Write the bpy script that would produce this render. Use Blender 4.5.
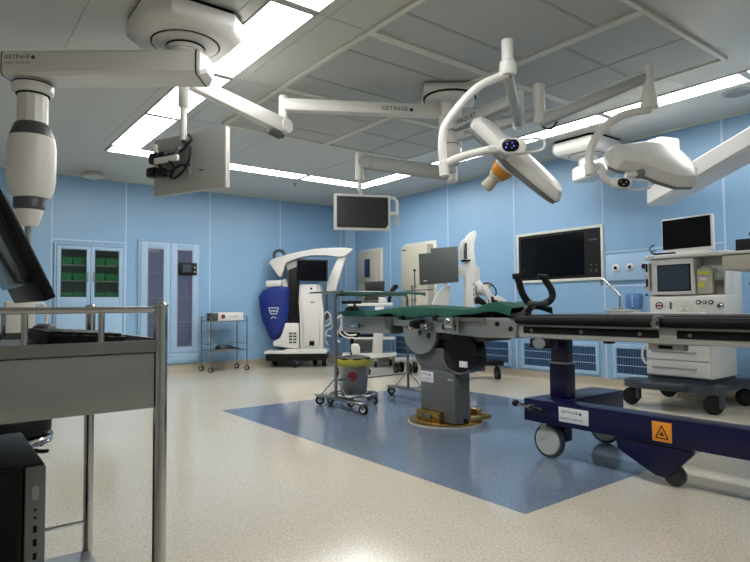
import bpy, bmesh, math, random
from mathutils import Vector, Matrix
random.seed(7)
PI = math.pi
for o in list(bpy.data.objects): bpy.data.objects.remove(o)
SC = bpy.context.scene
COL = SC.collection

# ---------------------------------------------------------------- camera
cd = bpy.data.cameras.new('camera')
cam = bpy.data.objects.new('camera', cd)
COL.objects.link(cam)
SC.camera = cam
cd.sensor_width = 36.0
cd.lens = 578.8 / 750 * 36.0
cd.clip_start = 0.02
CR = Vector((0.79221, -0.61019, -0.00830)); CU = Vector((-0.02063, -0.04037, 0.99897)); CF = Vector((0.60989, 0.79123, 0.04457))
cam.matrix_world = Matrix(((CR.x, CU.x, -CF.x, 0.0), (CR.y, CU.y, -CF.y, 0.0), (CR.z, CU.z, -CF.z, 1.0219), (0, 0, 0, 1)))

# ---------------------------------------------------------------- world and exposure
w = bpy.data.worlds.new('world'); SC.world = w
w.use_nodes = True
w.node_tree.nodes['Background'].inputs[0].default_value = (0.6, 0.65, 0.7, 1)
w.node_tree.nodes['Background'].inputs[1].default_value = 0.05
SC.view_settings.view_transform = 'Standard'
SC.view_settings.look = 'None'
SC.view_settings.gamma = 1.0
SC.view_settings.use_curve_mapping = False
SC.view_settings.exposure = 0.0
PANEL_LIGHT = 17.0            # strength of the ceiling light panels

# ---------------------------------------------------------------- materials
def lin(c):
    return tuple(((x / 255) / 12.92 if x / 255 <= 0.04045 else ((x / 255 + 0.055) / 1.055) ** 2.4) for x in c) + (1,)
def mat(name, rgb, rough=0.5, metal=0.0, spec=0.5, coat=0.0, bump=0.0, bscale=200.0, var=0.0, vscale=3.0, emit=0.0, alpha=None, trans=0.0, speck=None):
    m = bpy.data.materials.new(name); m.use_nodes = True
    nt = m.node_tree; b = nt.nodes['Principled BSDF']
    c = lin(rgb)
    b.inputs['Base Color'].default_value = c
    b.inputs['Roughness'].default_value = rough
    b.inputs['Metallic'].default_value = metal
    b.inputs['Specular IOR Level'].default_value = spec
    b.inputs['Coat Weight'].default_value = coat
    b.inputs['Coat Roughness'].default_value = 0.08
    tc = nt.nodes.new('ShaderNodeTexCoord')
    last = None
    if var > 0:
        n = nt.nodes.new('ShaderNodeTexNoise'); n.inputs['Scale'].default_value = vscale; n.inputs['Detail'].default_value = 4
        nt.links.new(tc.outputs['Object'], n.inputs['Vector'])
        r = nt.nodes.new('ShaderNodeValToRGB')
        r.color_ramp.elements[0].position = 0.3; r.color_ramp.elements[1].position = 0.7
        r.color_ramp.elements[0].color = tuple(x * (1 - var) for x in c[:3]) + (1,)
        r.color_ramp.elements[1].color = tuple(min(1, x * (1 + var)) for x in c[:3]) + (1,)
        nt.links.new(n.outputs['Fac'], r.inputs['Fac']); last = r.outputs['Color']
    if speck:
        for sc, col, lo, hi in speck:
            v = nt.nodes.new('ShaderNodeTexNoise'); v.inputs['Scale'].default_value = sc; v.inputs['Detail'].default_value = 1.5
            nt.links.new(tc.outputs['Object'], v.inputs['Vector'])
            mr = nt.nodes.new('ShaderNodeMapRange'); mr.inputs['From Min'].default_value = lo; mr.inputs['From Max'].default_value = hi
            nt.links.new(v.outputs['Fac'], mr.inputs['Value'])
            mx = nt.nodes.new('ShaderNodeMix'); mx.data_type = 'RGBA'
            nt.links.new(mr.outputs['Result'], mx.inputs[0])
            if last: nt.links.new(last, mx.inputs[6])
            else: mx.inputs[6].default_value = c
            mx.inputs[7].default_value = lin(col)
            last = mx.outputs[2]
    if last: nt.links.new(last, b.inputs['Base Color'])
    if bump > 0:
        n2 = nt.nodes.new('ShaderNodeTexNoise'); n2.inputs['Scale'].default_value = bscale; n2.inputs['Detail'].default_value = 3
        nt.links.new(tc.outputs['Object'], n2.inputs['Vector'])
        bp = nt.nodes.new('ShaderNodeBump'); bp.inputs['Strength'].default_value = bump; bp.inputs['Distance'].default_value = 0.002
        nt.links.new(n2.outputs['Fac'], bp.inputs['Height']); nt.links.new(bp.outputs['Normal'], b.inputs['Normal'])
    if emit > 0:
        b.inputs['Emission Color'].default_value = c; b.inputs['Emission Strength'].default_value = emit
    if trans > 0:
        b.inputs['Transmission Weight'].default_value = trans
    if alpha is not None: b.inputs['Alpha'].default_value = alpha
    return m

M = {}
M['wall_plain'] = mat('pale_grey_wall_panel', (186, 188, 182), 0.4)
M['wall'] = mat('blue_wall_panel', (140, 178, 213), 0.36, var=0.03, vscale=1.2)
M['wall_joint'] = mat('pale_blue_joint', (196, 214, 232), 0.4)
M['ceiling'] = mat('ceiling_panel', (202, 202, 196), 0.32, var=0.02, vscale=0.8)
M['ceil_seam'] = mat('ceiling_seam', (176, 178, 172), 0.6)
M['alu'] = mat('white_aluminium_frame', (214, 214, 204), 0.4)
M['diffuser'] = mat('grey_diffuser_cloth', (182, 185, 184), 0.75, bump=0.2, bscale=600, var=0.03, vscale=2)
M['floor'] = mat('beige_speckled_vinyl', (202, 194, 178), 0.13, spec=0.45, var=0.03, vscale=0.7,
                 speck=[(80, (186, 176, 156), 0.56, 0.62), (100, (220, 214, 200), 0.60, 0.66), (130, (136, 120, 100), 0.66, 0.70)])
M['floor_blue'] = mat('blue_speckled_vinyl', (112, 126, 146), 0.13, spec=0.45, var=0.03, vscale=0.9,
                 speck=[(100, (150, 170, 196), 0.64, 0.70), (110, (74, 92, 120), 0.58, 0.64)])
M['baseboard'] = mat('beige_cove', (176, 166, 146), 0.3, speck=[(150, (140, 128, 108), 0.58, 0.66)])
M['light'] = mat('lit_panel', (255, 255, 252), 0.5, emit=PANEL_LIGHT)
M['white'] = mat('white_enamel', (222, 220, 216), 0.32, var=0.015)
M['offwhite'] = mat('off_white_plastic', (206, 204, 198), 0.4)
M['beige'] = mat('beige_enamel', (190, 184, 168), 0.45)
M['black'] = mat('black_plastic', (11, 11, 13), 0.45, spec=0.3)
M['rubber'] = mat('black_rubber', (22, 23, 26), 0.6, spec=0.3, bump=0.1)
M['screen'] = mat('dark_glass_screen', (6, 8, 14), 0.14, spec=0.3)
M['screen_grey'] = mat('grey_screen', (62, 74, 84), 0.18)
M['steel'] = mat('brushed_steel', (150, 150, 148), 0.28, metal=1.0, bump=0.05, bscale=300)
M['steel_plate'] = mat('satin_steel_sheet', (158, 161, 162), 0.34, metal=0.8, var=0.04, vscale=4)
M['chrome'] = mat('chrome', (200, 200, 200), 0.12, metal=1.0)
M['column_grey'] = mat('column_grey_enamel', (96, 98, 97), 0.35)
M['seam_grey'] = mat('seam_grey', (160, 162, 160), 0.7)
M['grey'] = mat('mid_grey_enamel', (128, 132, 134), 0.4)
M['dgrey'] = mat('dark_grey_plastic', (66, 70, 72), 0.45)
M['mount_grey'] = mat('light_grey_enamel', (170, 172, 170), 0.38)
M['navy'] = mat('navy_enamel', (12, 13, 58), 0.32, spec=0.35)
M['navy_cloth'] = mat('royal_blue_nylon', (16, 42, 124), 0.6, bump=0.3, bscale=30)
M['green'] = mat('green_drape', (8, 76, 62), 0.85, bump=0.4, bscale=120, var=0.08, vscale=5)
M['gold'] = mat('polished_brass', (196, 160, 92), 0.25, metal=1.0)
M['amber'] = mat('amber_plastic', (196, 130, 40), 0.3)
M['blue_door'] = mat('pale_blue_enamel', (160, 192, 222), 0.35)
M['blue_frame'] = mat('blue_enamel_frame', (146, 180, 212), 0.35)
M['grille'] = mat('blue_grille_slat', (62, 98, 138), 0.45)
M['grille_back'] = mat('dark_blue_duct', (30, 56, 92), 0.6)
M['glass'] = mat('smoked_glass', (50, 62, 60), 0.08, alpha=0.3)
M['glass_pale'] = mat('pale_glass', (110, 118, 150), 0.08, alpha=0.45)
M['interior'] = mat('grey_interior', (150, 160, 168), 0.6)
M['green_box'] = mat('green_plastic', (0, 176, 92), 0.4)
M['yellow'] = mat('yellow_bag', (186, 178, 70), 0.5, bump=0.5, bscale=40)
M['red'] = mat('dark_red_mark', (120, 34, 40), 0.5)
M['orange'] = mat('orange_sign', (232, 150, 40), 0.5)
M['ink'] = mat('black_ink', (14, 14, 16), 0.6, spec=0.2)
M['paper'] = mat('white_label', (222, 224, 228), 0.5)
M['tyre'] = mat('grey_tyre', (66, 70, 74), 0.55)
M['hub'] = mat('pale_wheel_disc', (186, 190, 186), 0.4)
M['plum'] = mat('slate_grey_base', (58, 66, 78), 0.5)
M['grey_mon'] = mat('grey_monitor_back', (84, 90, 88), 0.5)
M['blue_led'] = mat('blue_display', (110, 130, 255), 0.5, emit=0.8)
M['pad'] = mat('black_vinyl_pad', (11, 11, 13), 0.55, spec=0.2)
M['blue_box'] = mat('blue_outlet_box', (84, 124, 178), 0.4)
M['yellow_label'] = mat('yellow_label', (216, 214, 80), 0.5)
M['gloss_black'] = mat('glossy_black_plastic', (7, 8, 16), 0.16, spec=0.35)
M['rail_grey'] = mat('satin_grey_rail', (168, 170, 168), 0.35, metal=0.4)
M['rim_grey'] = mat('lamp_rim_grey', (120, 124, 126), 0.35)
M['lens'] = mat('lamp_lens', (196, 200, 202), 0.12, coat=0.5)
M['hazy_screen'] = mat('hazy_dark_screen', (38, 40, 42), 0.28, spec=0.6)
M['teal_screen'] = mat('dark_teal_screen', (52, 68, 80), 0.2)
M['bar_green'] = mat('pale_green_bar', (150, 164, 146), 0.45)
M['grey_tray'] = mat('grey_enamel_tray', (176, 178, 178), 0.3)

# ---------------------------------------------------------------- mesh tools
def catmull(p, n=6):
    P = [Vector(a) for a in p]
    if len(P) < 3: return P
    out = []
    Q = [P[0] * 2 - P[1]] + P + [P[-1] * 2 - P[-2]]
    for i in range(1, len(Q) - 2):
        for k in range(n):
            t = k / n
            a, b, c, d = Q[i - 1], Q[i], Q[i + 1], Q[i + 2]
            out.append(0.5 * ((2 * b) + (c - a) * t + (2 * a - 5 * b + 4 * c - d) * t * t + (3 * b - a - 3 * c + d) * t ** 3))
    out.append(P[-1])
    return out

class MB:
    def __init__(s):
        s.bm = bmesh.new(); s.M = None
    def _v(s, p):
        p = Vector(p)
        if s.M is not None: p = s.M @ p
        return s.bm.verts.new(p)
    def _f(s, vs):
        try: return s.bm.faces.new(vs)
        except ValueError: return None
    def hexa(s, P, bev=0.0, seg=2):
        v = [s._v(p) for p in P]
        fs = [s._f([v[i] for i in q]) for q in ((0, 3, 2, 1), (4, 5, 6, 7), (0, 1, 5, 4), (1, 2, 6, 5), (2, 3, 7, 6), (3, 0, 4, 7))]
        if bev > 0:
            es = list({e for f in fs for e in f.edges})
            bmesh.ops.bevel(s.bm, geom=es, offset=bev, segments=seg, affect='EDGES', profile=0.5)
        return s
    def box(s, lo, hi, bev=0.0, seg=2):
        x0, y0, z0 = [min(a, b) for a, b in zip(lo, hi)]; x1, y1, z1 = [max(a, b) for a, b in zip(lo, hi)]
        return s.hexa([(x0, y0, z0), (x1, y0, z0), (x1, y1, z0), (x0, y1, z0), (x0, y0, z1), (x1, y0, z1), (x1, y1, z1), (x0, y1, z1)], bev, seg)
    def boxc(s, c, size, rz=0.0, bev=0.0, rx=0.0, ry=0.0):
        R = Matrix.Rotation(rz, 3, 'Z') @ Matrix.Rotation(ry, 3, 'Y') @ Matrix.Rotation(rx, 3, 'X')
        a, b, d = size[0] / 2, size[1] / 2, size[2] / 2
        P = [Vector(c) + R @ Vector(q) for q in ((-a, -b, -d), (a, -b, -d), (a, b, -d), (-a, b, -d), (-a, -b, d), (a, -b, d), (a, b, d), (-a, b, d))]
        return s.hexa(P, bev)
    def beam(s, p0, p1, w, h, bev=0.0, up=(0, 0, 1), w1=None, h1=None):
        p0 = Vector(p0); p1 = Vector(p1); d = (p1 - p0).normalized()
        sd = d.cross(Vector(up)).normalized(); u = sd.cross(d)
        w1 = w if w1 is None else w1; h1 = h if h1 is None else h1
        P = [p0 - sd * w / 2 - u * h / 2, p0 + sd * w / 2 - u * h / 2, p1 + sd * w1 / 2 - u * h1 / 2, p1 - sd * w1 / 2 - u * h1 / 2,
             p0 - sd * w / 2 + u * h / 2, p0 + sd * w / 2 + u * h / 2, p1 + sd * w1 / 2 + u * h1 / 2, p1 - sd * w1 / 2 + u * h1 / 2]
        return s.hexa(P, bev)
    def loft(s, rings, caps=True, closed=True):
        R = [[s._v(p) for p in r] for r in rings]
        n = len(R[0])
        for a, b in zip(R, R[1:]):
            for i in range(n if closed else n - 1):
                s._f([a[i], a[(i + 1) % n], b[(i + 1) % n], b[i]])
        if caps:
            s._f(list(reversed(R[0]))); s._f(R[-1])
        return s
    def cyl(s, p0, p1, r0, r1=None, seg=24):
        p0 = Vector(p0); p1 = Vector(p1); r1 = r0 if r1 is None else r1
        d = (p1 - p0).normalized()
        a = d.orthogonal().normalized(); b = d.cross(a)
        f = lambda p, r: [p + (a * math.cos(2 * PI * i / seg) + b * math.sin(2 * PI * i / seg)) * r for i in range(seg)]
        return s.loft([f(p0, r0), f(p1, r1)])
    def lathe(s, c, prof, seg=32, axis=(0, 0, 1), sx=1.0, sy=1.0, ref=None):
        c = Vector(c); d = Vector(axis).normalized()
        a = Vector(ref).normalized() if ref else (d.orthogonal().normalized() if abs(d.z) < 0.999 else Vector((1, 0, 0)))
        b = d.cross(a)
        return s.loft([[c + d * z + a * (math.cos(2 * PI * i / seg) * r * sx) + b * (math.sin(2 * PI * i / seg) * r * sy) for i in range(seg)] for r, z in prof])
    def tube(s, path, r, seg=12, smooth=True, n=6, r1=None):
        P = catmull(path, n) if smooth else [Vector(p) for p in path]
        rings = []; prev = None
        for i, p in enumerate(P):
            d = (P[min(i + 1, len(P) - 1)] - P[max(i - 1, 0)]).normalized()
            a = prev - d * prev.dot(d) if prev is not None else d.orthogonal()
            if a.length < 1e-5: a = d.orthogonal()
            a.normalize(); prev = a; b = d.cross(a)
            rr = r if r1 is None else r + (r1 - r) * i / (len(P) - 1)
            rings.append([p + (a * math.cos(2 * PI * k / seg) + b * math.sin(2 * PI * k / seg)) * rr for k in range(seg)])
        return s.loft(rings)
    def prism(s, pts, vec, bev=0.0, seg=2):
        P = [Vector(p) for p in pts]; V = Vector(vec)
        a = [s._v(p) for p in P]; b = [s._v(p + V) for p in P]; n = len(P)
        fs = [s._f(list(reversed(a))), s._f(b)] + [s._f([a[i], a[(i + 1) % n], b[(i + 1) % n], b[i]]) for i in range(n)]
        if bev > 0:
            es = list({e for f in fs if f for e in f.edges})
            bmesh.ops.bevel(s.bm, geom=es, offset=bev, segments=seg, affect='EDGES', profile=0.5)
        return s
    def ball(s, c, r, seg=16, rings=10, sc=(1, 1, 1)):
        c = Vector(c)
        R = []
        for j in range(1, rings):
            t = PI * j / rings
            R.append([c + Vector((math.sin(t) * math.cos(2 * PI * i / seg) * r * sc[0], math.sin(t) * math.sin(2 * PI * i / seg) * r * sc[1], -math.cos(t) * r * sc[2])) for i in range(seg)])
        return s.loft(R)
    def disc(s, c, axis, r, t, seg=24):
        d = Vector(axis).normalized()
        return s.cyl(Vector(c) - d * t / 2, Vector(c) + d * t / 2, r, None, seg)
    def build(s, name, m, parent=None, ang=35):
        bmesh.ops.recalc_face_normals(s.bm, faces=s.bm.faces[:])
        me = bpy.data.meshes.new(name)
        if parent is not None:
            base = world_loc(parent)
            for v in s.bm.verts: v.co -= base
        s.bm.to_mesh(me); s.bm.free()
        for p in me.polygons: p.use_smooth = True
        me.set_sharp_from_angle(angle=math.radians(ang))
        o = bpy.data.objects.new(name, me); COL.objects.link(o)
        me.materials.append(m if not isinstance(m, str) else M[m])
        if parent is not None: o.parent = parent
        return o

def world_loc(o):
    v = Vector(o.location)
    while o.parent: o = o.parent; v += Vector(o.location)
    return v
def thing(name, label, cat, loc, group=None):
    o = bpy.data.objects.new(name, None); COL.objects.link(o)
    o.empty_display_size = 0.1
    o.location = loc; o['label'] = label; o['category'] = cat
    if group: o['group'] = group
    return o
def tag(o, label, cat, group=None, kind=None):
    o['label'] = label; o['category'] = cat
    if group: o['group'] = group
    if kind: o['kind'] = kind
    return o
def struct(name, mb, m):
    o = mb.build(name, m); o['kind'] = 'structure'; return o
def dup(root, loc, label=None):
    def cp(o, par):
        c = o.copy(); COL.objects.link(c); c.parent = par
        for k in list(o.children): cp(k, c)
        return c
    r = cp(root, None); r.location = loc
    if label: r['label'] = label
    return r
def lettering(body, loc, xdir, updir, size, m, parent, name='lettering', thick=0.0006, width=None, mark=False):
    cu = bpy.data.curves.new('text', 'FONT'); cu.body = body; cu.size = 1.0; cu.extrude = 0.0
    cu.align_x = 'LEFT'; cu.align_y = 'BOTTOM'; cu.resolution_u = 2
    t = bpy.data.objects.new('text', cu); COL.objects.link(t)
    dg = bpy.context.evaluated_depsgraph_get(); dg.update()
    me = bpy.data.meshes.new_from_object(t.evaluated_get(dg))
    bpy.data.objects.remove(t); bpy.data.curves.remove(cu)
    X = Vector(xdir).normalized(); U = Vector(updir).normalized(); N = X.cross(U)
    base = world_loc(parent) if parent else Vector((0, 0, 0))
    xs = [v.co.x for v in me.vertices] or [0]
    sx = size if width is None else width / (max(xs) - min(xs))
    L = Vector(loc)
    bm = bmesh.new(); bm.from_mesh(me)
    for v in bm.verts: v.co = L + X * v.co.x * sx + U * v.co.y * size + N * thick - base
    if mark:
        cx = L + X * ((max(xs)) * sx + size * 0.6) + U * size * 0.38 + N * thick - base
        for k in range(5):
            a = 2 * PI * k / 5 + 0.3
            c = cx + (X * math.cos(a) + U * math.sin(a)) * size * 0.24
            vs = [bm.verts.new(c + (X * math.cos(2 * PI * i / 8) + U * math.sin(2 * PI * i / 8)) * size * 0.15) for i in range(8)]
            bm.faces.new(vs)
        vs = [bm.verts.new(cx + (X * math.cos(2 * PI * i / 8) + U * math.sin(2 * PI * i / 8)) * size * 0.1) for i in range(8)]
        bm.faces.new(vs)
    me2 = bpy.data.meshes.new(name); bm.to_mesh(me2); bm.free(); bpy.data.meshes.remove(me)
    o = bpy.data.objects.new(name, me2); COL.objects.link(o); me2.materials.append(M[m])
    if parent: o.parent = parent
    return o
def caster(parent, x, y, r=0.035, wid=0.025, ztop=0.1, ang=0.0, hub='hub', tyre='rubber', fork='steel', z0=0.0):
    ax = Vector((math.cos(ang), math.sin(ang), 0))
    f = MB(); f.cyl((x, y, z0 + r * 1.9), (x, y, z0 + ztop), r * 0.28)
    c = Vector((x, y, z0 + r))
    for sgn in (-1, 1):
        f.beam(c + ax * sgn * (wid / 2 + 0.004), c + ax * sgn * (wid / 2 + 0.004) + Vector((0, 0, r * 1.1)), r * 0.7, 0.004, up=ax)
    f.beam(c + ax * (-(wid / 2 + 0.006)) + Vector((0, 0, r * 1.12)), c + ax * (wid / 2 + 0.006) + Vector((0, 0, r * 1.12)), r * 0.9, 0.008)
    fo = f.build('caster', fork, parent)
    wmb = MB(); wmb.lathe(c - ax * wid / 2, [(r * 0.5, 0), (r * 0.93, 0), (r, wid * 0.2), (r, wid * 0.8), (r * 0.93, wid), (r * 0.5, wid)], 24, axis=ax)
    wmb.build('tyre', tyre, fo)
    h = MB(); h.lathe(c - ax * (wid / 2 + 0.002), [(r * 0.1, -0.002), (r * 0.55, 0), (r * 0.55, wid + 0.004), (r * 0.1, wid + 0.006)], 20, axis=ax)
    h.build('hub', hub, fo)
    return fo
RT = Vector((0.792, -0.61, 0)); AW = Vector((0.61, 0.792, 0)); UP = Vector((0, 0, 1))   # the room's diagonal: across, away, up
ANG = math.atan2(RT.y, RT.x)
def DX(c, u=0, v=0, w=0): return Vector(c) + RT * u + AW * v + UP * w

# ================================================================ the room
XR, YB, H = 6.645, 9.392, 3.0
XL, YF = -1.6, -2.0
BX0, BX1, BY0, BY1 = 2.339, 5.15, 1.841, 5.564
fl = MB()
xs = [XL, BX0, BX1, XR]; ys = [YF, BY0, BY1, YB]
for i in range(3):
    for j in range(3):
        if i == 1 and j == 1: continue
        fl._f([fl._v((xs[i], ys[j], 0)), fl._v((xs[i + 1], ys[j], 0)), fl._v((xs[i + 1], ys[j + 1], 0)), fl._v((xs[i], ys[j + 1], 0))])
bmesh.ops.remove_doubles(fl.bm, verts=fl.bm.verts, dist=1e-4)
struct('floor', fl, 'floor')
fb = MB(); fb._f([fb._v((BX0, BY0, 0)), fb._v((BX1, BY0, 0)), fb._v((BX1, BY1, 0)), fb._v((BX0, BY1, 0))])
struct('floor_inlay', fb, 'floor_blue')
wb = MB()
for x0_, x1_, z0_, z1_ in ((XL, 1.44, 0, H), (1.44, 2.34, 0, 0.17), (1.44, 2.34, 1.955, H), (2.34, 2.60, 0, H), (2.60, 3.53, 0, 0.17), (2.60, 3.53, 2.085, H), (3.53, XR + 0.1, 0, H)):
    wb.box((x0_, YB, z0_), (x1_, YB + 0.1, z1_))
bmesh.ops.remove_doubles(wb.bm, verts=wb.bm.verts, dist=1e-4)
struct('wall_back', wb, 'wall')
struct('wall_right', MB().box((XR, YF, 0), (XR + 0.1, YB, H)), 'wall')
struct('wall_left', MB().box((XL - 0.1, YF, 0), (XL, YB, H)), 'wall_plain')
struct('wall_front', MB().box((XL - 0.1, YF - 0.1, 0), (XR + 0.1, YF, H)), 'wall_plain')
struct('ceiling', MB().box((XL - 0.1, YF - 0.1, H), (XR + 0.1, YB + 0.1, H + 0.1)), 'ceiling')
# cove skirting, slightly proud of the walls
def cove(a, b, n):
    a = Vector(a); b = Vector(b); n = Vector(n)
    prof = [(0, 0), (0.05, 0), (0.028, 0.012), (0.014, 0.035), (0.010, 0.12), (0, 0.122)]
    return MB().loft([[p + n * q[0] + UP * q[1] for q in prof] for p in (a, b)])
struct('baseboard_back', cove((XL, YB, 0), (XR, YB, 0), (0, -1, 0)), 'baseboard')
struct('baseboard_right', cove((XR, YF, 0), (XR, YB, 0), (-1, 0, 0)), 'baseboard')
struct('baseboard_left', cove((XL, YF, 0), (XL, YB, 0), (1, 0, 0)), 'baseboard')
# panel joints on the walls
n = 0
for x in (-0.95, 0.22, 1.38, 2.39, 3.73, 5.06, 6.39, 6.52):
    n += 1; struct('trim_%d' % n, MB().box((x - 0.009, YB - 0.004, 0.12), (x + 0.009, YB, H)), 'wall_joint')
for y in (8.15, 6.67, 5.33, 3.95, 2.56, 1.2):
    n += 1; struct('trim_%d' % n, MB().box((XR - 0.004, y - 0.009, 0.12), (XR, y + 0.009, H)), 'wall_joint')
n += 1; struct('trim_%d' % n, MB().prism([(6.52, YB, 0.12), (XR, YB, 0.12), (XR, 9.27, 0.12)], (0, 0, H - 0.12)), 'wall')
n += 1; struct('trim_%d' % n, MB().box((XR - 0.008, 9.262, 0.12), (XR, 9.278, H)), 'wall_joint')
# ceiling edge trims
n += 1; struct('trim_%d' % n, MB().box((XL, YB - 0.02, H - 0.015), (XR, YB, H)), 'alu')
n += 1; struct('trim_%d' % n, MB().box((XR - 0.02, YF, H - 0.015), (XR, YB, H)), 'alu')
# horizontal joint over the built-in cupboard
n += 1; struct('trim_%d' % n, MB().box((1.38, YB - 0.004, 2.03), (2.39, YB, 2.045)), 'wall_joint')
for z in (1.245, 1.665):
    n += 1; struct('trim_%d' % n, MB().box((XR - 0.004, 2.56, z), (XR, 3.95, z + 0.014)), 'wall_joint')
# ceiling seams
for x in (0.775,):
    n += 1; struct('trim_%d' % n, MB().box((x - 0.004, YF, H - 0.002), (x + 0.004, YB, H)), 'ceil_seam')
for y in (1.9, 3.25, 4.62, 5.9):
    n += 1; struct('trim_%d' % n, MB().box((2.06, y - 0.003, H - 0.002), (2.40, y + 0.003, H)), 'ceil_seam')
for x in (1.60, 2.12):
    n += 1; struct('trim_%d' % n, MB().box((x - 0.003, YF, H - 0.002), (x + 0.003, 7.35, H)), 'ceil_seam')
for x in (3.08, 4.46):
    n += 1; struct('trim_%d' % n, MB().box((x - 0.003, 5.86, H - 0.002), (x + 0.003, 7.3, H)), 'ceil_seam')

# ---------------------------------------------------------------- ceiling light panels
def light(x0, x1, y0, y1, label, g):
    t = thing('ceiling_light', label, 'ceiling light', ((x0 + x1) / 2, (y0 + y1) / 2, H), g)
    f = MB(); long_y = (y1 - y0) > (x1 - x0); e = 0.012 if long_y else 0.036; g_ = 0.036 if long_y else 0.012
    f.box((x0, y0, H - 0.012), (x0 + e, y1, H)); f.box((x1 - e, y0, H - 0.012), (x1, y1, H))
    f.box((x0 + e, y0, H - 0.012), (x1 - e, y0 + g_, H)); f.box((x0 + e, y1 - g_, H - 0.012), (x1 - e, y1, H))
    f.build('frame', 'mount_grey', t)
    MB().box((x0 + e, y0 + g_, H - 0.008), (x1 - e, y1 - g_, H - 0.002)).build('diffuser', 'light', t)
ys = [-0.75, 0.6, 1.92, 3.24, 4.62, 5.97, 7.37]
wh = ['nearest the camera', 'over the front half of the room', 'beside the near edge of the grey diffusers', 'right of the white pendant mount', 'between the pendant mount and the far corner panel', 'last long one before the corner']
for k in range(6):
    light(1.69, 2.03, ys[k], ys[k + 1], 'lit ceiling panel of the left strip, ' + wh[k], 'lights of the left ceiling strip')
wr = ['out past the right side', 'nearest on the right side', 'above the right lamp arm', 'beyond the boxy wall-side pendant mount', 'second from the far corner', 'last before the far right corner']
for k in range(6):
    light(5.44, 5.72, ys[k], ys[k + 1], 'lit ceiling panel of the right strip, ' + wr[k], 'lights of the right ceiling strip')
xb = [1.69, 3.08, 4.46, 5.72]
wb = ['at its left corner behind the rear-facing monitor', 'in the middle, with the sprinkler beyond', 'at its right corner above the hanging monitor']
for k in range(3):
    light(xb[k], xb[k + 1], 7.37, 7.69, 'lit ceiling panel of the far strip, ' + wb[k], 'lights of the far ceiling strip')

# ---------------------------------------------------------------- laminar flow diffusers
XG = [2.44, 3.735, 5.03]; YG = [1.87, 3.22, 4.52, 5.82]
names = {(0, 0): 'near left, cut by the photo top edge', (1, 0): 'near right, above the right surgical lamp', (0, 1): 'middle left, beside the long light strip',
         (1, 1): 'middle right, behind the left lamp pole', (0, 2): 'far left, behind the long swing arm elbow', (1, 2): 'far right, behind the central mount'}
for i in range(2):
    for j in range(3):
        x0, x1, y0, y1 = XG[i], XG[i + 1], YG[j], YG[j + 1]
        t = thing('air_diffuser', 'grey framed ceiling air diffuser, ' + names[(i, j)], 'air diffuser', ((x0 + x1) / 2, (y0 + y1) / 2, H), 'air diffusers of the ceiling field')
        f = MB(); e = 0.036
        f.box((x0, y0, H - 0.03), (x0 + e, y1, H), 0.004); f.box((x1 - e, y0, H - 0.03), (x1, y1, H), 0.004)
        f.box((x0 + e, y0, H - 0.03), (x1 - e, y0 + e, H), 0.004); f.box((x0 + e, y1 - e, H - 0.03), (x1 - e, y1, H), 0.004)
        f.build('frame', 'alu', t)
        MB().box((x0 + e, y0 + e, H - 0.012), (x1 - e, y1 - e, H - 0.002)).build('cloth', 'diffuser', t)
        if i == 0:
            for q in (0.26, 0.74): MB().box((x0 + e, y0 + (y1 - y0) * q - 0.012, H - 0.0145), (x1 - e, y0 + (y1 - y0) * q + 0.012, H - 0.011)).build('seam', 'seam_grey', t)
        else:
            ym = (y0 + y1) / 2; xm = (x0 + x1) / 2
            MB().box((x0 + e, ym - 0.012, H - 0.0145), (x1 - e, ym + 0.012, H - 0.011)).build('seam', 'seam_grey', t); MB().box((xm - 0.012, y0 + e, H - 0.0150), (xm + 0.012, y1 - e, H - 0.011)).build('seam', 'seam_grey', t)
# pale plate beside the right strip
t = thing('access_plate', 'small pale ceiling plate between the diffusers and right lights', 'ceiling plate', (5.25, 2.6, H))
MB().box((5.09, 2.36, H - 0.006), (5.38, 2.86, H), 0.002).build('plate', 'alu', t)

# ---------------------------------------------------------------- small ceiling fittings
t = thing('ceiling_speaker', 'flat round white loudspeaker on the ceiling near the left wall edge', 'speaker', (1.84, 9.05, H))
MB().lathe((1.84, 9.05, H), [(0.09, 0), (0.09, -0.03), (0.14, -0.045), (0.14, -0.075), (0.10, -0.088), (0.02, -0.09)], 28).build('body', 'offwhite', t)
t = thing('ceiling_speaker', 'round recessed grille in the ceiling at the right edge, past the light strip', 'speaker', (5.96, 2.15, H))
MB().lathe((5.96, 2.15, H), [(0.13, 0), (0.13, -0.006), (0.11, -0.012), (0.02, -0.012)], 28).build('rim', 'mount_grey', t)
MB().lathe((5.96, 2.15, H - 0.012), [(0.105, 0), (0.105, -0.002), (0.02, -0.002)], 28).build('mesh', 'grey', t)
t = thing('sprinkler', 'tiny sprinkler head on the ceiling beyond the far light strip', 'sprinkler', (4.58, 8.0, H))
MB().lathe((4.58, 8.0, H), [(0.04, 0), (0.04, -0.008), (0.014, -0.012), (0.014, -0.04), (0.028, -0.044), (0.028, -0.05), (0.004, -0.052)], 18).build('head', 'mount_grey', t)

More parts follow.
